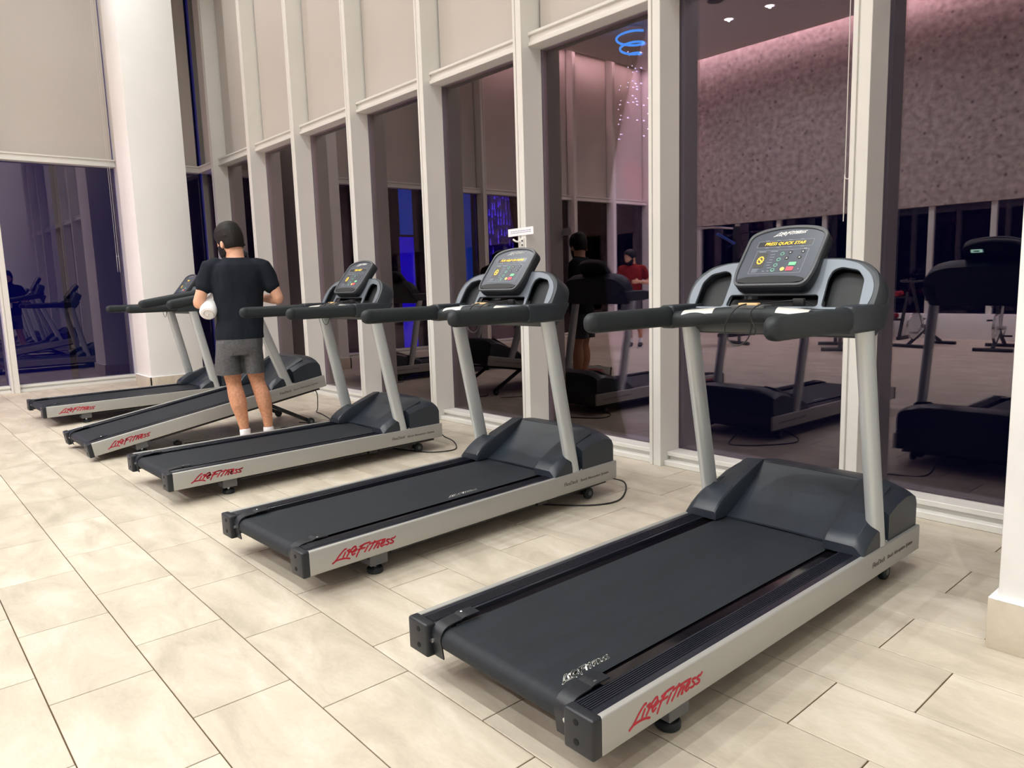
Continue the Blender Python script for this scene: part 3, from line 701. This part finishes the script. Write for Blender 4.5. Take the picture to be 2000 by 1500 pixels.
def kill(o):
    for c in KIDS.get(o.name, []): kill(c)
    bpy.data.objects.remove(o)
kill(tm)
headA = [c for c in bpy.data.objects if c.parent == TMS['A'] and c.name.startswith('console_head')][0]
bl_ = plate('back_light', [rounded([(-.115, .222), (-.050, .222), (-.050, .246), (-.115, .246)], .004)], -.0575, -.0545, mat('mint_backlight', srgb(200, 255, 220), .5, emit=(.55, 1, .72, 1), estr=3.5), headA, CM); tag(bl_, 'small glowing green and white label on the back')
plate('back_light_text', [[(-.100, .230), (-.066, .230), (-.066, .238), (-.100, .238)]], -.0585, -.0575, mat('mint_ink', srgb(20, 110, 60), .5), headA, CM)
beltA = [c for c in bpy.data.objects if c.parent == TMS['A'] and c.name.startswith('belt')][0]
beltB = [c for c in bpy.data.objects if c.parent == TMS['B'] and c.name.startswith('belt')][0]
for bo, y0 in ((beltA, .055), (beltB, .873)):
    logo('logo', WPRINT, bo, frame_m((.221, y0, Z1-.0092), (0, 1, 0), (-1, 0, 0), (0, 0, 1)), .20, .0052)
# power cords
def cord(nm, pts): T('power_cord', pts, .0045, CORDM, TMS[nm], 8)
cord('B', [(.14, 1.93, .13), (.155, 2.0, .11), (.17, 2.13, .05), (.185, 2.22, .006), (.29, 2.20, .005), (.41, 2.06, .005), (.50, 1.88, .005), (.47, 1.74, .005), (.35, 1.62, .005), (.15, 1.50, .005), (-.1, 1.45, .005)])
cord('C', [(.02, 1.93, .13), (.03, 2.02, .11), (.05, 2.20, .05), (.08, 2.25, .006), (.25, 2.2, .005), (.42, 2.10, .005), (.51, 2.0, .005), (.45, 1.85, .005), (.3, 1.78, .005), (0, 1.7, .005)])
cord('E', [(.14, 1.93, .13), (.16, 2.05, .08), (.2, 2.15, .006), (.4, 2.1, .005), (.5, 1.9, .005), (.3, 1.7, .005)])
cord('A', [(-.1, 1.93, .13), (-.1, 2.05, .08), (-.12, 2.2, .006), (-.3, 2.3, .005), (-.42, 2.32, .005), (-.2, 2.45, .005), (.1, 2.5, .005)])
inv = TMS['D'].matrix_world.inverted() if False else (Rx_inv := TMS['D'].matrix_basis.inverted())
T('power_cord', [Rx_inv @ Vector(p) for p in ((-5.95, -.86, .34), (-5.99, -.80, .27), (-6.2, -.70, .12), (-6.42, -.6, .04), (-6.5, -.57, .006), (-6.3, -.60, .005), (-6.0, -.68, .005), (-5.93, -.78, .005), (-5.98, -.86, .005), (-6.1, -.95, .005))], .0045, CORDM, TMS['D'], 8)
# extras on the floor between the machines
ad = empty('power_adapter', (-5.72, -1.25, 0)); tag(ad, 'black oval power adapter with a cord on the floor behind the man', 'adapter')
bm = bmesh.new(); loft(bm, [((0, 0, 0), (1, 0, 0), (0, 1, 0), .075, .045, 2.4), ((0, 0, .03), (1, 0, 0), (0, 1, 0), .075, .045, 2.4), ((0, 0, .048), (1, 0, 0), (0, 1, 0), .058, .032, 2.4)]); mesh_obj('housing', bm, CORDM, ad, auto=40)
T('cord', [(-.05, -.03, .012), (-.14, -.18, .005), (-.2, -.5, .005), (-.24, -.78, .005)], .004, CORDM, ad, 6)
T('cord', [(.06, .02, .012), (.12, .12, .005), (.1, .3, .005), (0, .42, .005)], .004, CORDM, ad, 6)
fs = empty('floor_plug', (-5.97, -2.08, 0)); tag(fs, 'small black plug block at the end of the adapter cord', 'plug')
B('block', (-.035, -.025, 0), (.035, .025, .03), CORDM, fs, bev=.006); Cy('stud', (.0, 0, .028), (0, 0, .04), .012, CORDM, fs)
# paper notice and window latch on the post
nt_ = empty('paper_notice', (-3.95, -.006, 1.642)); tag(nt_, 'small white paper notice stuck across the window post above the second treadmill', 'notice'); nt_.rotation_euler = (0, math.radians(-1), 0)
B('sheet', (-.145, -.001, -.029), (.148, .001, .029), mat('paper', srgb(245, 246, 250), .7), nt_)
bm = bmesh.new(); rnd = random.Random(5)
for z in (.007, -.006):
    x = -.115
    while x < .115:
        l = .008+rnd.random()*.02
        bm.faces.new([bm.verts.new((a, -.0014, b)) for a, b in ((x, z-.0025), (x+l, z-.0025), (x+l, z+.0025), (x, z+.0025))]); x += l+.005
mesh_obj('print_lines', bm, mat('blue_grey_ink', srgb(150, 152, 185), .7), nt_)
lt = empty('window_latch', (-3.945, -.004, 1.555)); tag(lt, 'small white latch with black screws below the paper notice', 'latch')
B('plate', (-.012, -.006, -.035), (.03, .002, .035), WHITE, lt, bev=.002); T('lever', [(-.005, -.01, .01), (-.03, -.03, .014), (-.055, -.035, .03)], .007, WHITE, lt, 8)
for z in (.016, -.016): Cy('screw', (.018, -.012, z), (.018, -.004, z), .006, CORDM, lt)
#PART2
# ------------------------------------------------------------------ people
SKIN = mat('skin', srgb(226, 172, 144), .55, spec=.35, nscale=14, namt=.07)
HAIRY = mat('hairy_leg_skin', srgb(206, 150, 118), .6, spec=.3, nscale=55, namt=.16, bump=.3, bscale=160)
HAIR = mat('dark_brown_hair', srgb(20, 17, 15), .6, spec=.3, nscale=60, namt=.3, bump=.8, bscale=180, stretch=(1, 1, .4))
SHIRT = mat('black_cotton', srgb(27, 32, 40), .85, spec=.15, nscale=6, namt=.1, bump=.5, bscale=30)
SHORTS = mat('heather_grey_cloth', srgb(90, 90, 92), .9, spec=.1, nscale=70, namt=.2, bump=.4, bscale=30)
SOCK = mat('white_sock', srgb(244, 240, 244), .85, spec=.1)
SHOE = mat('black_shoe', srgb(28, 28, 30), .6); SOLE = mat('white_sole', srgb(220, 220, 218), .6)
TOWEL = mat('white_towel', srgb(246, 245, 246), .95, spec=.05, bump=.8, bscale=220)
def limb(bm, pts, n=None):
    """pts: (x,y,z,r[,ry]); round sections perpendicular to the path"""
    P = [Vector(p[:3]) for p in pts]; R = []
    u = None
    for i, p in enumerate(P):
        t = (P[min(i+1, len(P)-1)]-P[max(i-1, 0)]).normalized()
        if u is None: u = Vector((1, 0, 0)); u = (u-t*u.dot(t)).normalized() if abs(t.x) < .9 else t.orthogonal().normalized()
        u = (u-t*u.dot(t)).normalized(); v = t.cross(u); q = pts[i]
        R.append((p, u, v, q[3], q[4] if len(q) > 4 else q[3]))
    # rounded ends
    t0 = (P[0]-P[1]).normalized(); a = R[0]; t1 = (P[-1]-P[-2]).normalized(); b = R[-1]
    pre = [(a[0]+t0*a[3]*.8, a[1], a[2], a[3]*.35, a[4]*.35), (a[0]+t0*a[3]*.45, a[1], a[2], a[3]*.8, a[4]*.8)]
    post = [(b[0]+t1*b[3]*.45, b[1], b[2], b[3]*.8, b[4]*.8), (b[0]+t1*b[3]*.8, b[1], b[2], b[3]*.35, b[4]*.35)]
    loft(bm, pre+R+post)
def fuse(name, bm, m, parent, vox=.008, it=6, wrinkle=0, cutz=None):
    me = bpy.data.meshes.new('t'); bmesh.ops.recalc_face_normals(bm, faces=bm.faces); bm.to_mesh(me); bm.free(); o = bpy.data.objects.new('t', me); COL.objects.link(o)
    r = o.modifiers.new('r', 'REMESH'); r.mode = 'VOXEL'; r.voxel_size = vox
    s = o.modifiers.new('s', 'SMOOTH'); s.iterations = it; s.factor = .5
    dg = bpy.context.evaluated_depsgraph_get(); dg.update()
    me2 = bpy.data.meshes.new_from_object(o.evaluated_get(dg)); bpy.data.objects.remove(o)
    if wrinkle:
        for v in me2.vertices:
            n = noise.noise(Vector((v.co.x*9, v.co.y*9, v.co.z*4.5)))+.6*noise.noise(Vector((v.co.x*20+7, v.co.y*20, v.co.z*9)))
            v.co += v.normal*n*wrinkle
    if cutz is not None:
        b2 = bmesh.new(); b2.from_mesh(me2)
        for co, no in cutz: bmesh.ops.bisect_plane(b2, geom=list(b2.verts)+list(b2.edges)+list(b2.faces), plane_co=co, plane_no=no, clear_outer=True)
        b2.to_mesh(me2); b2.free()
    me2.materials.clear(); me2.materials.append(m); me2.name = name
    for p in me2.polygons: p.use_smooth = True
    return link(bpy.data.objects.new(name, me2), parent)
def head_m():  # head turned left and tilted down, pivot at the neck
    return Matrix.Translation((-.005, .0, 1.54)) @ Matrix.Rotation(math.radians(38), 4, 'Z') @ Matrix.Rotation(math.radians(-14), 4, 'X')
def make_person():
    r = empty('person')
    HM = head_m()
    bm = bmesh.new()
    # torso
    for_t = [(0, .0, .86, .155, .105), (-.012, .0, .95, .165, .11), (-.004, .0, 1.06, .155, .10), (0, .0, 1.2, .17, .105), (.002, -.005, 1.33, .185, .11), (.004, -.01, 1.42, .165, .095), (.004, -.005, 1.47, .11, .07), (.003, .0, 1.505, .065, .062)]
    loft(bm, [((x, y, z), (1, 0, 0), (0, 1, 0), a, b) for x, y, z, a, b in for_t])
    limb(bm, [(.003, .0, 1.46, .066), (.002, .012, 1.56, .060), (0, .02, 1.60, .058)])
    # head
    hd = [(-.115, .012, .03, .02), (-.10, .012, .055, .05), (-.06, .018, .067, .082), (0, .016, .074, .098), (.055, .012, .077, .102), (.10, .008, .072, .096), (.14, .004, .055, .075), (.162, .0, .03, .04)]
    loft(bm, [(HM @ Vector((0, y+.018, z+.065)), HM.to_3x3() @ Vector((1, 0, 0)), HM.to_3x3() @ Vector((0, 1, 0)), a, b) for z, y, a, b in hd])
    # nose, brow, ears
    limb(bm, [tuple(HM @ Vector((0, .128, .085)))+(.008,), tuple(HM @ Vector((0, .143, .055)))+(.012,)])
    for s in (1, -1):
        c = HM @ Vector((s*.083, .012, .065)); loft(bm, [(c+HM.to_3x3() @ Vector((s*dx, -abs(dx)*.6, 0)), HM.to_3x3() @ Vector((0, 1, 0)), HM.to_3x3() @ Vector((0, 0, 1)), a, b) for dx, a, b in ((-.008, .012, .022), (.006, .018, .032), (.012, .015, .027))])
    # arms
    armL = [(-.175, -.01, 1.44, .052), (-.215, -.015, 1.37, .05), (-.25, -.02, 1.27, .045), (-.288, -.015, 1.17, .041)]
    foreL = [(-.288, -.015, 1.165, .041), (-.25, .09, 1.16, .039), (-.19, .19, 1.165, .030), (-.155, .25, 1.175, .025)]
    armR = [(.18, -.01, 1.435, .052), (.225, -.02, 1.36, .05), (.262, -.03, 1.27, .045), (.292, -.03, 1.185, .041)]
    foreR = [(.292, -.03, 1.18, .041), (.25, .06, 1.18, .039), (.18, .16, 1.19, .030), (.14, .21, 1.195, .025)]
    for a in (armL, foreL, armR, foreR): limb(bm, a)
    # hands
    for (wx, wy, wz, dx, dy, sd) in ((-.155, .25, 1.175, .6, .8, 1), (.14, .21, 1.195, -.62, .78, -1)):
        d = Vector((dx, dy, 0)).normalized(); sdv = Vector((0, 0, 1)); nn = d.cross(sdv)
        c = Vector((wx, wy, wz)); R = []
        for t, a, b in ((0, .026, .02), (.03, .034, .018), (.07, .042, .016), (.092, .04, .013)): R.append((c+d*t, sdv, nn, a, b))
        loft(bm, R)
        for f, (off, ln) in enumerate(((.030, .066), (.011, .074), (-.009, .070), (-.029, .056))):
            p0 = c+d*.085+sdv*off; cu = nn*(-sd)*-1
            limb(bm, [tuple(p0-d*.02)+(.0095,), tuple(p0+d*ln*.45)+(.009,), tuple(p0+d*ln*.75+cu*.014)+(.0082,), tuple(p0+d*ln*.9+cu*.032)+(.0075,)])
        limb(bm, [tuple(c+d*.02+sdv*.026)+(.012,), tuple(c+d*.05+sdv*.05)+(.0105,), tuple(c+d*.08+sdv*.058)+(.009,)])
    # legs
    legL = [(-.085, .0, .86, .088, .095), (-.10, .0, .74, .082, .086), (-.09, .008, .60, .066, .068), (-.085, .01, .53, .056, .056), (-.072, -.005, .44, .063, .066), (-.06, -.01, .37, .063, .064), (-.045, -.002, .27, .047, .048), (-.034, .0, .18, .037, .04), (-.03, .0, .10, .036, .042)]
    legR = [(.055, .0, .86, .088, .095), (.07, .0, .74, .080, .086), (.083, .01, .60, .064, .067), (.092, .012, .53, .055, .056), (.118, -.002, .44, .060, .064), (.130, -.006, .37, .058, .062), (.142, .0, .27, .043, .046), (.147, .003, .18, .035, .038), (.146, .004, .10, .035, .04)]
    for lg in (legL, legR):
        limb(bm, lg); x = lg[-1][0]
        limb(bm, [(x, -.03, .05, .033), (x, .05, .05, .036), (x, .14, .036, .033), (x, .19, .03, .026)])
    body = fuse('body', bm, SKIN, r, .0065, 5)
    # legs get their own skin tone through a second slot
    body.data.materials.append(HAIRY)
    for p in body.data.polygons:
        if p.center.z < .75: p.material_index = 1
    # hair cap with beard
    bm = bmesh.new()
    hh = [(-.035, -.022, .066, .080), (-.01, -.012, .080, .098), (.03, -.004, .087, .112), (.07, .0, .091, .117), (.11, .002, .088, .113), (.145, .002, .076, .100), (.172, .0, .052, .072), (.182, .0, .028, .04)]
    loft(bm, [(HM @ Vector((0, y+.016, z+.065)), HM.to_3x3() @ Vector((1, 0, 0)), HM.to_3x3() @ Vector((0, 1, 0)), a, b, 2.25) for z, y, a, b in hh])
    for i in range(46):
        a = random.uniform(.4, 5.9); z = random.uniform(.08, .2); q = .9 if z < .17 else .7
        p = HM @ Vector((math.sin(a)*.080*q, .012+math.cos(a)*-.104*q*-1 if False else .012-math.cos(a-math.pi)*-.1*q, z)); p2_ = p+HM.to_3x3() @ Vector((random.uniform(-.02, .02), -.012, -.035)); limb(bm, [tuple(p)+(.010,), tuple(p2_)+(.011,)])
    fn = HM.to_3x3() @ Vector((0, 1, -.72)).normalized()
    hair = fuse('hair', bm, HAIR, r, .005, 2, .004, cutz=[(HM @ Vector((0, .088, .125)), fn), (HM @ Vector((0, .0, .036)), HM.to_3x3() @ Vector((0, .62, -1)).normalized())])
    bm = bmesh.new(); bt = [(-.12, .026, .026, .02), (-.10, .026, .057, .05), (-.07, .028, .071, .076), (-.045, .024, .075, .086), (-.01, .018, .0775, .094), (.01, .016, .0785, .098)]
    loft(bm, [(HM @ Vector((0, y+.022, z+.065)), HM.to_3x3() @ Vector((1, 0, 0)), HM.to_3x3() @ Vector((0, 1, 0)), a, b) for z, y, a, b in bt])
    fuse('beard', bm, HAIR, r, .006, 2, .002, cutz=[(HM @ Vector((0, .005, .0)), HM.to_3x3() @ Vector((0, -1, .25)).normalized()), (HM @ Vector((0, .14, .024)), HM.to_3x3() @ Vector((0, .8, 1)).normalized())])
    for s in (1, -1):
        bm = bmesh.new(); bmesh.ops.create_uvsphere(bm, u_segments=12, v_segments=8, radius=.0115, matrix=Matrix.Translation(HM @ Vector((s*.031, .104, .087))))
        ey = mesh_obj('eye', bm, mat('eye_white', srgb(235, 232, 228), .3), r, smooth=True)
        bm = bmesh.new(); bmesh.ops.create_uvsphere(bm, u_segments=10, v_segments=6, radius=.006, matrix=Matrix.Translation(HM @ Vector((s*.031, .1115, .086)))); mesh_obj('iris', bm, mat('iris_brown', srgb(50, 34, 24), .2), ey, smooth=True)
        bm = bmesh.new(); limb(bm, [tuple(HM @ Vector((s*.018, .116, .103)))+(.004,), tuple(HM @ Vector((s*.034, .113, .108)))+(.0042,), tuple(HM @ Vector((s*.052, .100, .104)))+(.003,)]); mesh_obj('eyebrow', bm, HAIR, r, smooth=True)
    bm = bmesh.new(); limb(bm, [tuple(HM @ Vector((-.022, .108, .022)))+(.0045,), tuple(HM @ Vector((0, .119, .024)))+(.006,), tuple(HM @ Vector((.022, .108, .022)))+(.0045,)]); mesh_obj('mouth', bm, mat('lips', srgb(176, 104, 96), .5), r, smooth=True)
    # T-shirt
    bm = bmesh.new()
    tt = [(-.018, .0, .872, .178, .125), (-.016, .0, .93, .178, .125), (-.004, .0, 1.02, .172, .120), (.0, .0, 1.12, .176, .122), (.0, .0, 1.22, .186, .126), (.002, -.005, 1.32, .200, .128), (.004, -.01, 1.40, .200, .122), (.004, -.01, 1.45, .182, .108), (.004, -.006, 1.49, .115, .082), (.003, -.002, 1.525, .078, .072)]
    loft(bm, [((x, y, z), (1, 0, 0), (0, 1, 0), a, b, 2.3) for x, y, z, a, b in tt])
    limb(bm, [(-.13, -.01, 1.45, .064), (-.185, -.012, 1.43, .070), (-.215, -.016, 1.36, .066), (-.236, -.02, 1.285, .064)])
    limb(bm, [(.135, -.01, 1.445, .064), (.192, -.015, 1.425, .070), (.228, -.02, 1.35, .066), (.250, -.028, 1.275, .064)])
    fuse('t_shirt', bm, SHIRT, r, .0075, 6, .009, cutz=[(Vector((0, 0, .885)), Vector((0, 0, -1))), (Vector((0, 0, 1.514)), Vector((0, -.15, 1)).normalized()),
        (Vector((-.232, -.02, 1.305)), Vector((-.34, 0, -1)).normalized()) if False else (Vector((0, 0, .88)), Vector((0, 0, -1)))])
    # shorts
    bm = bmesh.new()
    loft(bm, [((x, 0, z), (1, 0, 0), (0, 1, 0), a, b, 2.4) for x, z, a, b in ((-.018, .96, .155, .112), (-.018, .90, .168, .122), (-.022, .82, .172, .128), (-.025, .76, .165, .122))])
    loft(bm, [((x, 0, z), (1, 0, 0), (0, 1, 0), a, b, 2.2) for x, z, a, b in ((-.105, .86, .088, .112), (-.113, .74, .095, .112), (-.114, .66, .098, .112), (-.112, .60, .100, .112))])
    loft(bm, [((x, 0, z), (1, 0, 0), (0, 1, 0), a, b, 2.2) for x, z, a, b in ((.062, .86, .082, .112), (.070, .74, .082, .108), (.074, .66, .078, .105), (.076, .60, .078, .104))])
    fuse('shorts', bm, SHORTS, r, .0075, 4, .007, cutz=[(Vector((0, 0, .612)), Vector((0, 0, -1)))])
    for lg, sd in ((legL, -1), (legR, 1)):
        x = lg[-1][0]
        bm = bmesh.new(); limb(bm, [(x, .0, .165, .041, .045), (x, .002, .11, .040, .046), (x, .02, .06, .040, .05)]); fuse('sock', bm, SOCK, r, .006, 3, .001, cutz=[(Vector((0, 0, .172)), Vector((0, 0, 1)))])
        bm = bmesh.new(); limb(bm, [(x, -.045, .052, .042), (x, .03, .058, .044), (x, .12, .05, .046, .036), (x, .20, .042, .038, .028)]); fuse('shoe', bm, SHOE, r, .007, 4, cutz=[(Vector((0, 0, .082)), Vector((0, -.25, 1)).normalized()), (Vector((0, 0, .012)), Vector((0, 0, -1)))])
        bm = bmesh.new(); loft(bm, [((x, .075, z), (1, 0, 0), (0, 1, 0), .047, .165, 2.6) for z in (.0, .022)]); mesh_obj('shoe_sole', bm, SOLE, r, auto=40)
    return r
man = make_person()
man.location = (-5.33, -1.72, 0); man.rotation_euler = (0, 0, math.atan2(.93, .37))
tag(man, 'man in black T-shirt and grey shorts standing with his back turned between two treadmills', 'person')
# rolled towel under the left arm
tw = empty('rolled_towel', (-5.33, -1.72, 0), math.atan2(.93, .37)); tag(tw, 'rolled white towel tucked under the left arm of the man', 'towel')
a = Vector((-.228, -.075, 1.088)); b = Vector((-.175, .17, 1.235)); d = (b-a).normalized(); u = Vector((1, 0, 0)); u = (u-d*u.dot(d)).normalized(); v = d.cross(u)
bm = bmesh.new(); loft(bm, [(a+d*t, u, v, rr, rr*.95) for t, rr in ((-.004, .044), (.0, .056), (.012, .061), (.05, .064), (.12, .066), (.2, .066), (.27, .06), (.282, .045))])
mesh_obj('roll', bm, TOWEL, tw, smooth=True)
bm = bmesh.new(); sp = [a-d*.004+u*math.cos(t)*(.007+.0068*t*.9)+v*math.sin(t)*(.007+.0068*t*.9) for t in [k*.35 for k in range(20)]]
tube(bm, sp, .0045, 6, 1); mesh_obj('spiral_edge', bm, mat('towel_shadow_fold', srgb(222, 214, 210), .95), tw, smooth=True)
bm = bmesh.new(); limb(bm, [(-.165, .03, 1.20, .05), (-.165, .12, 1.21, .05), (-.15, .20, 1.19, .04), (-.135, .235, 1.12, .022), (-.13, .24, 1.05, .016)]); mesh_obj('loose_end', bm, TOWEL, tw, smooth=True)
# second person, seen only as a reflection
index_kids()
p2 = copy_tree(man); p2.location = (-8.35, -6.25, 0); p2.rotation_euler = (0, 0, math.radians(-35))
tag(p2, 'person in an orange-red shirt standing across the room, seen reflected in the glass', 'person')
p2['label'] = 'person in an orange-red shirt standing across the room, reflected in the dark glass'
ORANGE = mat('orange_cloth', srgb(140, 42, 34), .85, spec=.1, nscale=6, namt=.1)
for c in bpy.data.objects:
    if c.parent == p2 and c.name.startswith('t_shirt'): c.data = c.data.copy(); c.data.materials[0] = ORANGE

# ------------------------------------------------------------------ gym gear across the room (seen in the glass)
PAD = mat('black_vinyl_pad', srgb(30, 30, 34), .4); REDP = mat('red_plate', srgb(150, 22, 30), .5); BLUEP = mat('blue_upholstery', srgb(30, 70, 150), .4)
def bench(loc, rz, pad, label):
    r = empty('weight_bench', loc, rz); tag(r, label, 'bench')
    B('seat_pad', (-.14, -.55, .42), (.14, .15, .49), pad, r, bev=.02)
    B('back_pad', (-.14, 0, 0), (.14, .75, .07), pad, r, bev=.02, mtx=Matrix.Translation((0, .17, .44)) @ Matrix.Rotation(math.radians(32), 4, 'X'))
    T('spine', [(0, -.5, .40), (0, .6, .40)], .03, GRAYF, r, smooth=False)
    for y in (-.5, .6): T('leg', [(0, y, .40), (0, y, .04)], .03, GRAYF, r, smooth=False); T('foot_bar', [(-.28, y, .032), (.28, y, .032)], .03, GRAYF, r, smooth=False)
bench((-7.2, -7.2, 0), .4, BLUEP, 'adjustable weight bench with blue pads across the gym floor')
bench((-5.3, -7.9, 0), -.5, PAD, 'adjustable weight bench with black pads across the gym floor')
def bike(loc, rz, label):
    r = empty('exercise_bike', loc, rz); tag(r, label, 'exercise bike')
    for y in (-.45, .45): T('base_bar', [(-.26, y, .03), (.26, y, .03)], .028, FRAMEM, r, smooth=False)
    T('frame_tube', [(0, -.45, .05), (0, 0, .28), (0, .45, .05)], .03, FRAMEM, r, smooth=False)
    Cy('flywheel', (-.02, .28, .34), (.02, .28, .34), .22, CHROME, r)
    T('seat_post', [(0, -.02, .25), (0, -.22, .95)], .022, CHROME, r, smooth=False); B('saddle', (-.09, -.36, .95), (.09, -.08, 1.02), PAD, r, bev=.03)
    T('handle_post', [(0, .1, .3), (0, .42, 1.05)], .024, FRAMEM, r, smooth=False); T('handlebar', [(-.22, .2, 1.1), (-.2, .4, 1.08), (0, .44, 1.07), (.2, .4, 1.08), (.22, .2, 1.1)], .016, PAD, r)
    Cy('crank', (-.09, .02, .33), (.09, .02, .33), .03, CHROME, r)
    for s in (1, -1): T('pedal_arm', [(s*.08, .02, .33), (s*.08, .02+s*.12, .33-s*.11)], .012, CHROME, r, smooth=False); B('pedal', (min(s*.08, s*.19), .02+s*.12-.04, .33-s*.11-.012), (max(s*.08, s*.19), .02+s*.12+.04, .33-s*.11+.012), FRAMEM, r)
bike((-4.3, -8.9, 0), .2, 'spinning bike nearer the low south wall, reflected in the right pane')
bike((-3.2, -8.8, 0), -.1, 'spinning bike at the end beside the first one, reflected in the right pane')
r = empty('cable_machine', (-9.0, -9.4, 0), .1); tag(r, 'tall dual cable machine with black frame by the mottled wall', 'gym machine')
for s in (1, -1):
    B('tower', (s*.9-.06, -.06, 0), (s*.9+.06, .06, 2.25), FRAMEM, r, bev=.01); B('base', (s*.9-.12, -.45, 0), (s*.9+.12, .45, .07), FRAMEM, r, bev=.01)
    for i in range(10): B('weight_plate', (s*.9-.16, -.12-.06, .12+i*.06), (s*.9+.16, -.07, .17+i*.06), GRAYF, r)
    T('pulley_arm', [(s*.9, .08, 1.9), (s*.8, .5, 2.1)], .03, BLUEP, r, smooth=False)
T('pullup_bar', [(-.9, 0, 2.2), (-.4, .12, 2.26), (.4, .12, 2.26), (.9, 0, 2.2)], .02, CHROME, r)
r = empty('dumbbell_rack', (-6.0, -10.0, 0)); tag(r, 'two tier black dumbbell rack against the low south wall', 'rack')
for s in (1, -1): B('rack_leg', (s*.95-.03, -.25, 0), (s*.95+.03, .25, .06), FRAMEM, r); T('rack_post', [(s*.95, .2, .05), (s*.95, -.1, .85)], .03, FRAMEM, r, smooth=False)
for z, y in ((.35, .1), (.75, -.08)): B('shelf', (-.95, y-.12, z), (.95, y+.12, z+.03), FRAMEM, r)
bm = bmesh.new()
db0 = None
for z, y in ((.38, -9.9), (.78, -10.08)):
    for i in range(9):
        x = -6.8+i*.2
        if db0 is None:
            db0 = empty('dumbbell', (x, y, z+.05))
            T('handle', [(0, -.08, 0), (0, .08, 0)], .014, CHROME, db0, smooth=False)
            for s in (1, -1): Cy('weight_head', (0, s*.06, 0), (0, s*.13, 0), .05, REDP, db0, bev=.006)
            d = db0; index_kids()
        else: d = copy_tree(db0); d.location = (x, y, z+.05)
        tag(d, 'red-headed dumbbell lying on the two tier rack', 'dumbbell', 'dumbbells on the rack')
# blue chandelier of hanging beads
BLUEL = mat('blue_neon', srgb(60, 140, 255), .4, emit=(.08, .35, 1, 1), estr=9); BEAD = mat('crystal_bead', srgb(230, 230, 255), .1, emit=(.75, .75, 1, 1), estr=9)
r = empty('crystal_pendant', (-9.2, -7.3, CEIL)); tag(r, 'blue glowing spiral pendant with strings of sparkling beads hanging from the ceiling', 'lamp')
Cy('canopy', (0, 0, -.03), (0, 0, 0), .22, CHROME, r)
T('spiral_tube', [(math.cos(t)*(.30-.006*i), math.sin(t)*(.30-.006*i), -.12-.016*i) for i, t in enumerate([k*.55 for k in range(26)])], .022, BLUEL, r, 8, sub=3)
rnd = random.Random(11)
strand = bmesh.new()
for i in range(14):
    a = rnd.random()*6.28; q = .1+rnd.random()*.3; x, y = math.cos(a)*q, math.sin(a)*q; L_ = 1.0+rnd.random()*1.1
    tube(strand, [(x, y, -.03), (x, y, -L_)], .0006, 4, smooth=False)
    for kx in range(3):
        bm = bmesh.new(); bmesh.ops.create_icosphere(bm, subdivisions=1, radius=.014, matrix=Matrix.Translation((x, y, -L_+kx*.28))); mesh_obj('bead', bm, BEAD, r, smooth=True)
mesh_obj('strands', strand, CORDM, r)
# ------------------------------------------------------------------ outside
def em(name, c, s): return mat(name, c, .8, emit=c, estr=s)
bd = empty('night_building', (-26, -10, -6)); tag(bd, 'dark building outside the end glass wall hung with vertical blue and violet light strips', 'building')
DK = mat('night_concrete', (.01, .012, .02, 1), .9)
B('tower_block', (-6, -18, -20), (0, 20, 4), DK, bd)
def bar(y0, y1, z0, z1, m, nm='light_strip'): B(nm, (.55, y0+10, z0+6), (.62, y1+10, z1+6), m, bd)
VB = em('violet_blue_light', (.02, .004, .75, 1), 7); BB = em('sky_blue_light', (.02, .12, .8, 1), 3.5); DB = em('deep_blue_light', (.002, .002, .075, 1), 1.0); NB = em('navy_facade_glow', (.002, .006, .05, 1), 1.0)
bar(-9.6, -8.9, -2, 12, VB); bar(-12.95, -12.35, 3.3, 12, BB); bar(-12.95, -12.3, -2, 3.2, VB); bar(-16.0, -15.5, 1, 12, BB); bar(-4.5, .6, -6, 12, DB, 'glowing_facade'); bar(.8, 2.9, -6, 12, NB, 'glowing_facade')
bar(-5.4, -5.0, -6, 12, VB)
DROP = em('violet_light_drop', (.14, .06, 1, 1), 12)
rnd = random.Random(4); bm = bmesh.new()
for y0, y1 in ((-18.5, -16.3), (-23.0, -21.1)):
    B('curtain_back', (.50, y0+10, 2.2+6), (.54, y1+10, 12+6), em('violet_haze', (.03, .006, .5, 1), 1.2), bd)
    for i in range(13):
        for j in range(12):
            y = y0+(y1-y0)*(i+.5)/13+rnd.uniform(-.03, .03); z = 2.5+j*.42+rnd.uniform(-.12, .12)
            if rnd.random() < .8: loft(bm, [((.6, y+10, z+6+dz), (1, 0, 0), (0, 1, 0), q, q) for dz, q in ((-.02, .01), (0, .035), (.10, .02), (.28, .008))])
o = mesh_obj('light_drops', bm, DROP, bd); o['kind'] = 'stuff'
cl = bmesh.new(); rnd = random.Random(9)
for i in range(46):
    x = -204+rnd.random()*21; z = 6.7+rnd.random()*.5; q = .12+rnd.random()*.22; box(cl, (x, 150, z), (x+q*1.6, 150.3, z+q))
o = mesh_obj('city_lights', cl, em('distant_lamp', (.9, .85, .7, 1), 2.5)); tag(o, 'thin line of distant city lights on the night horizon', 'city lights', kind='stuff')
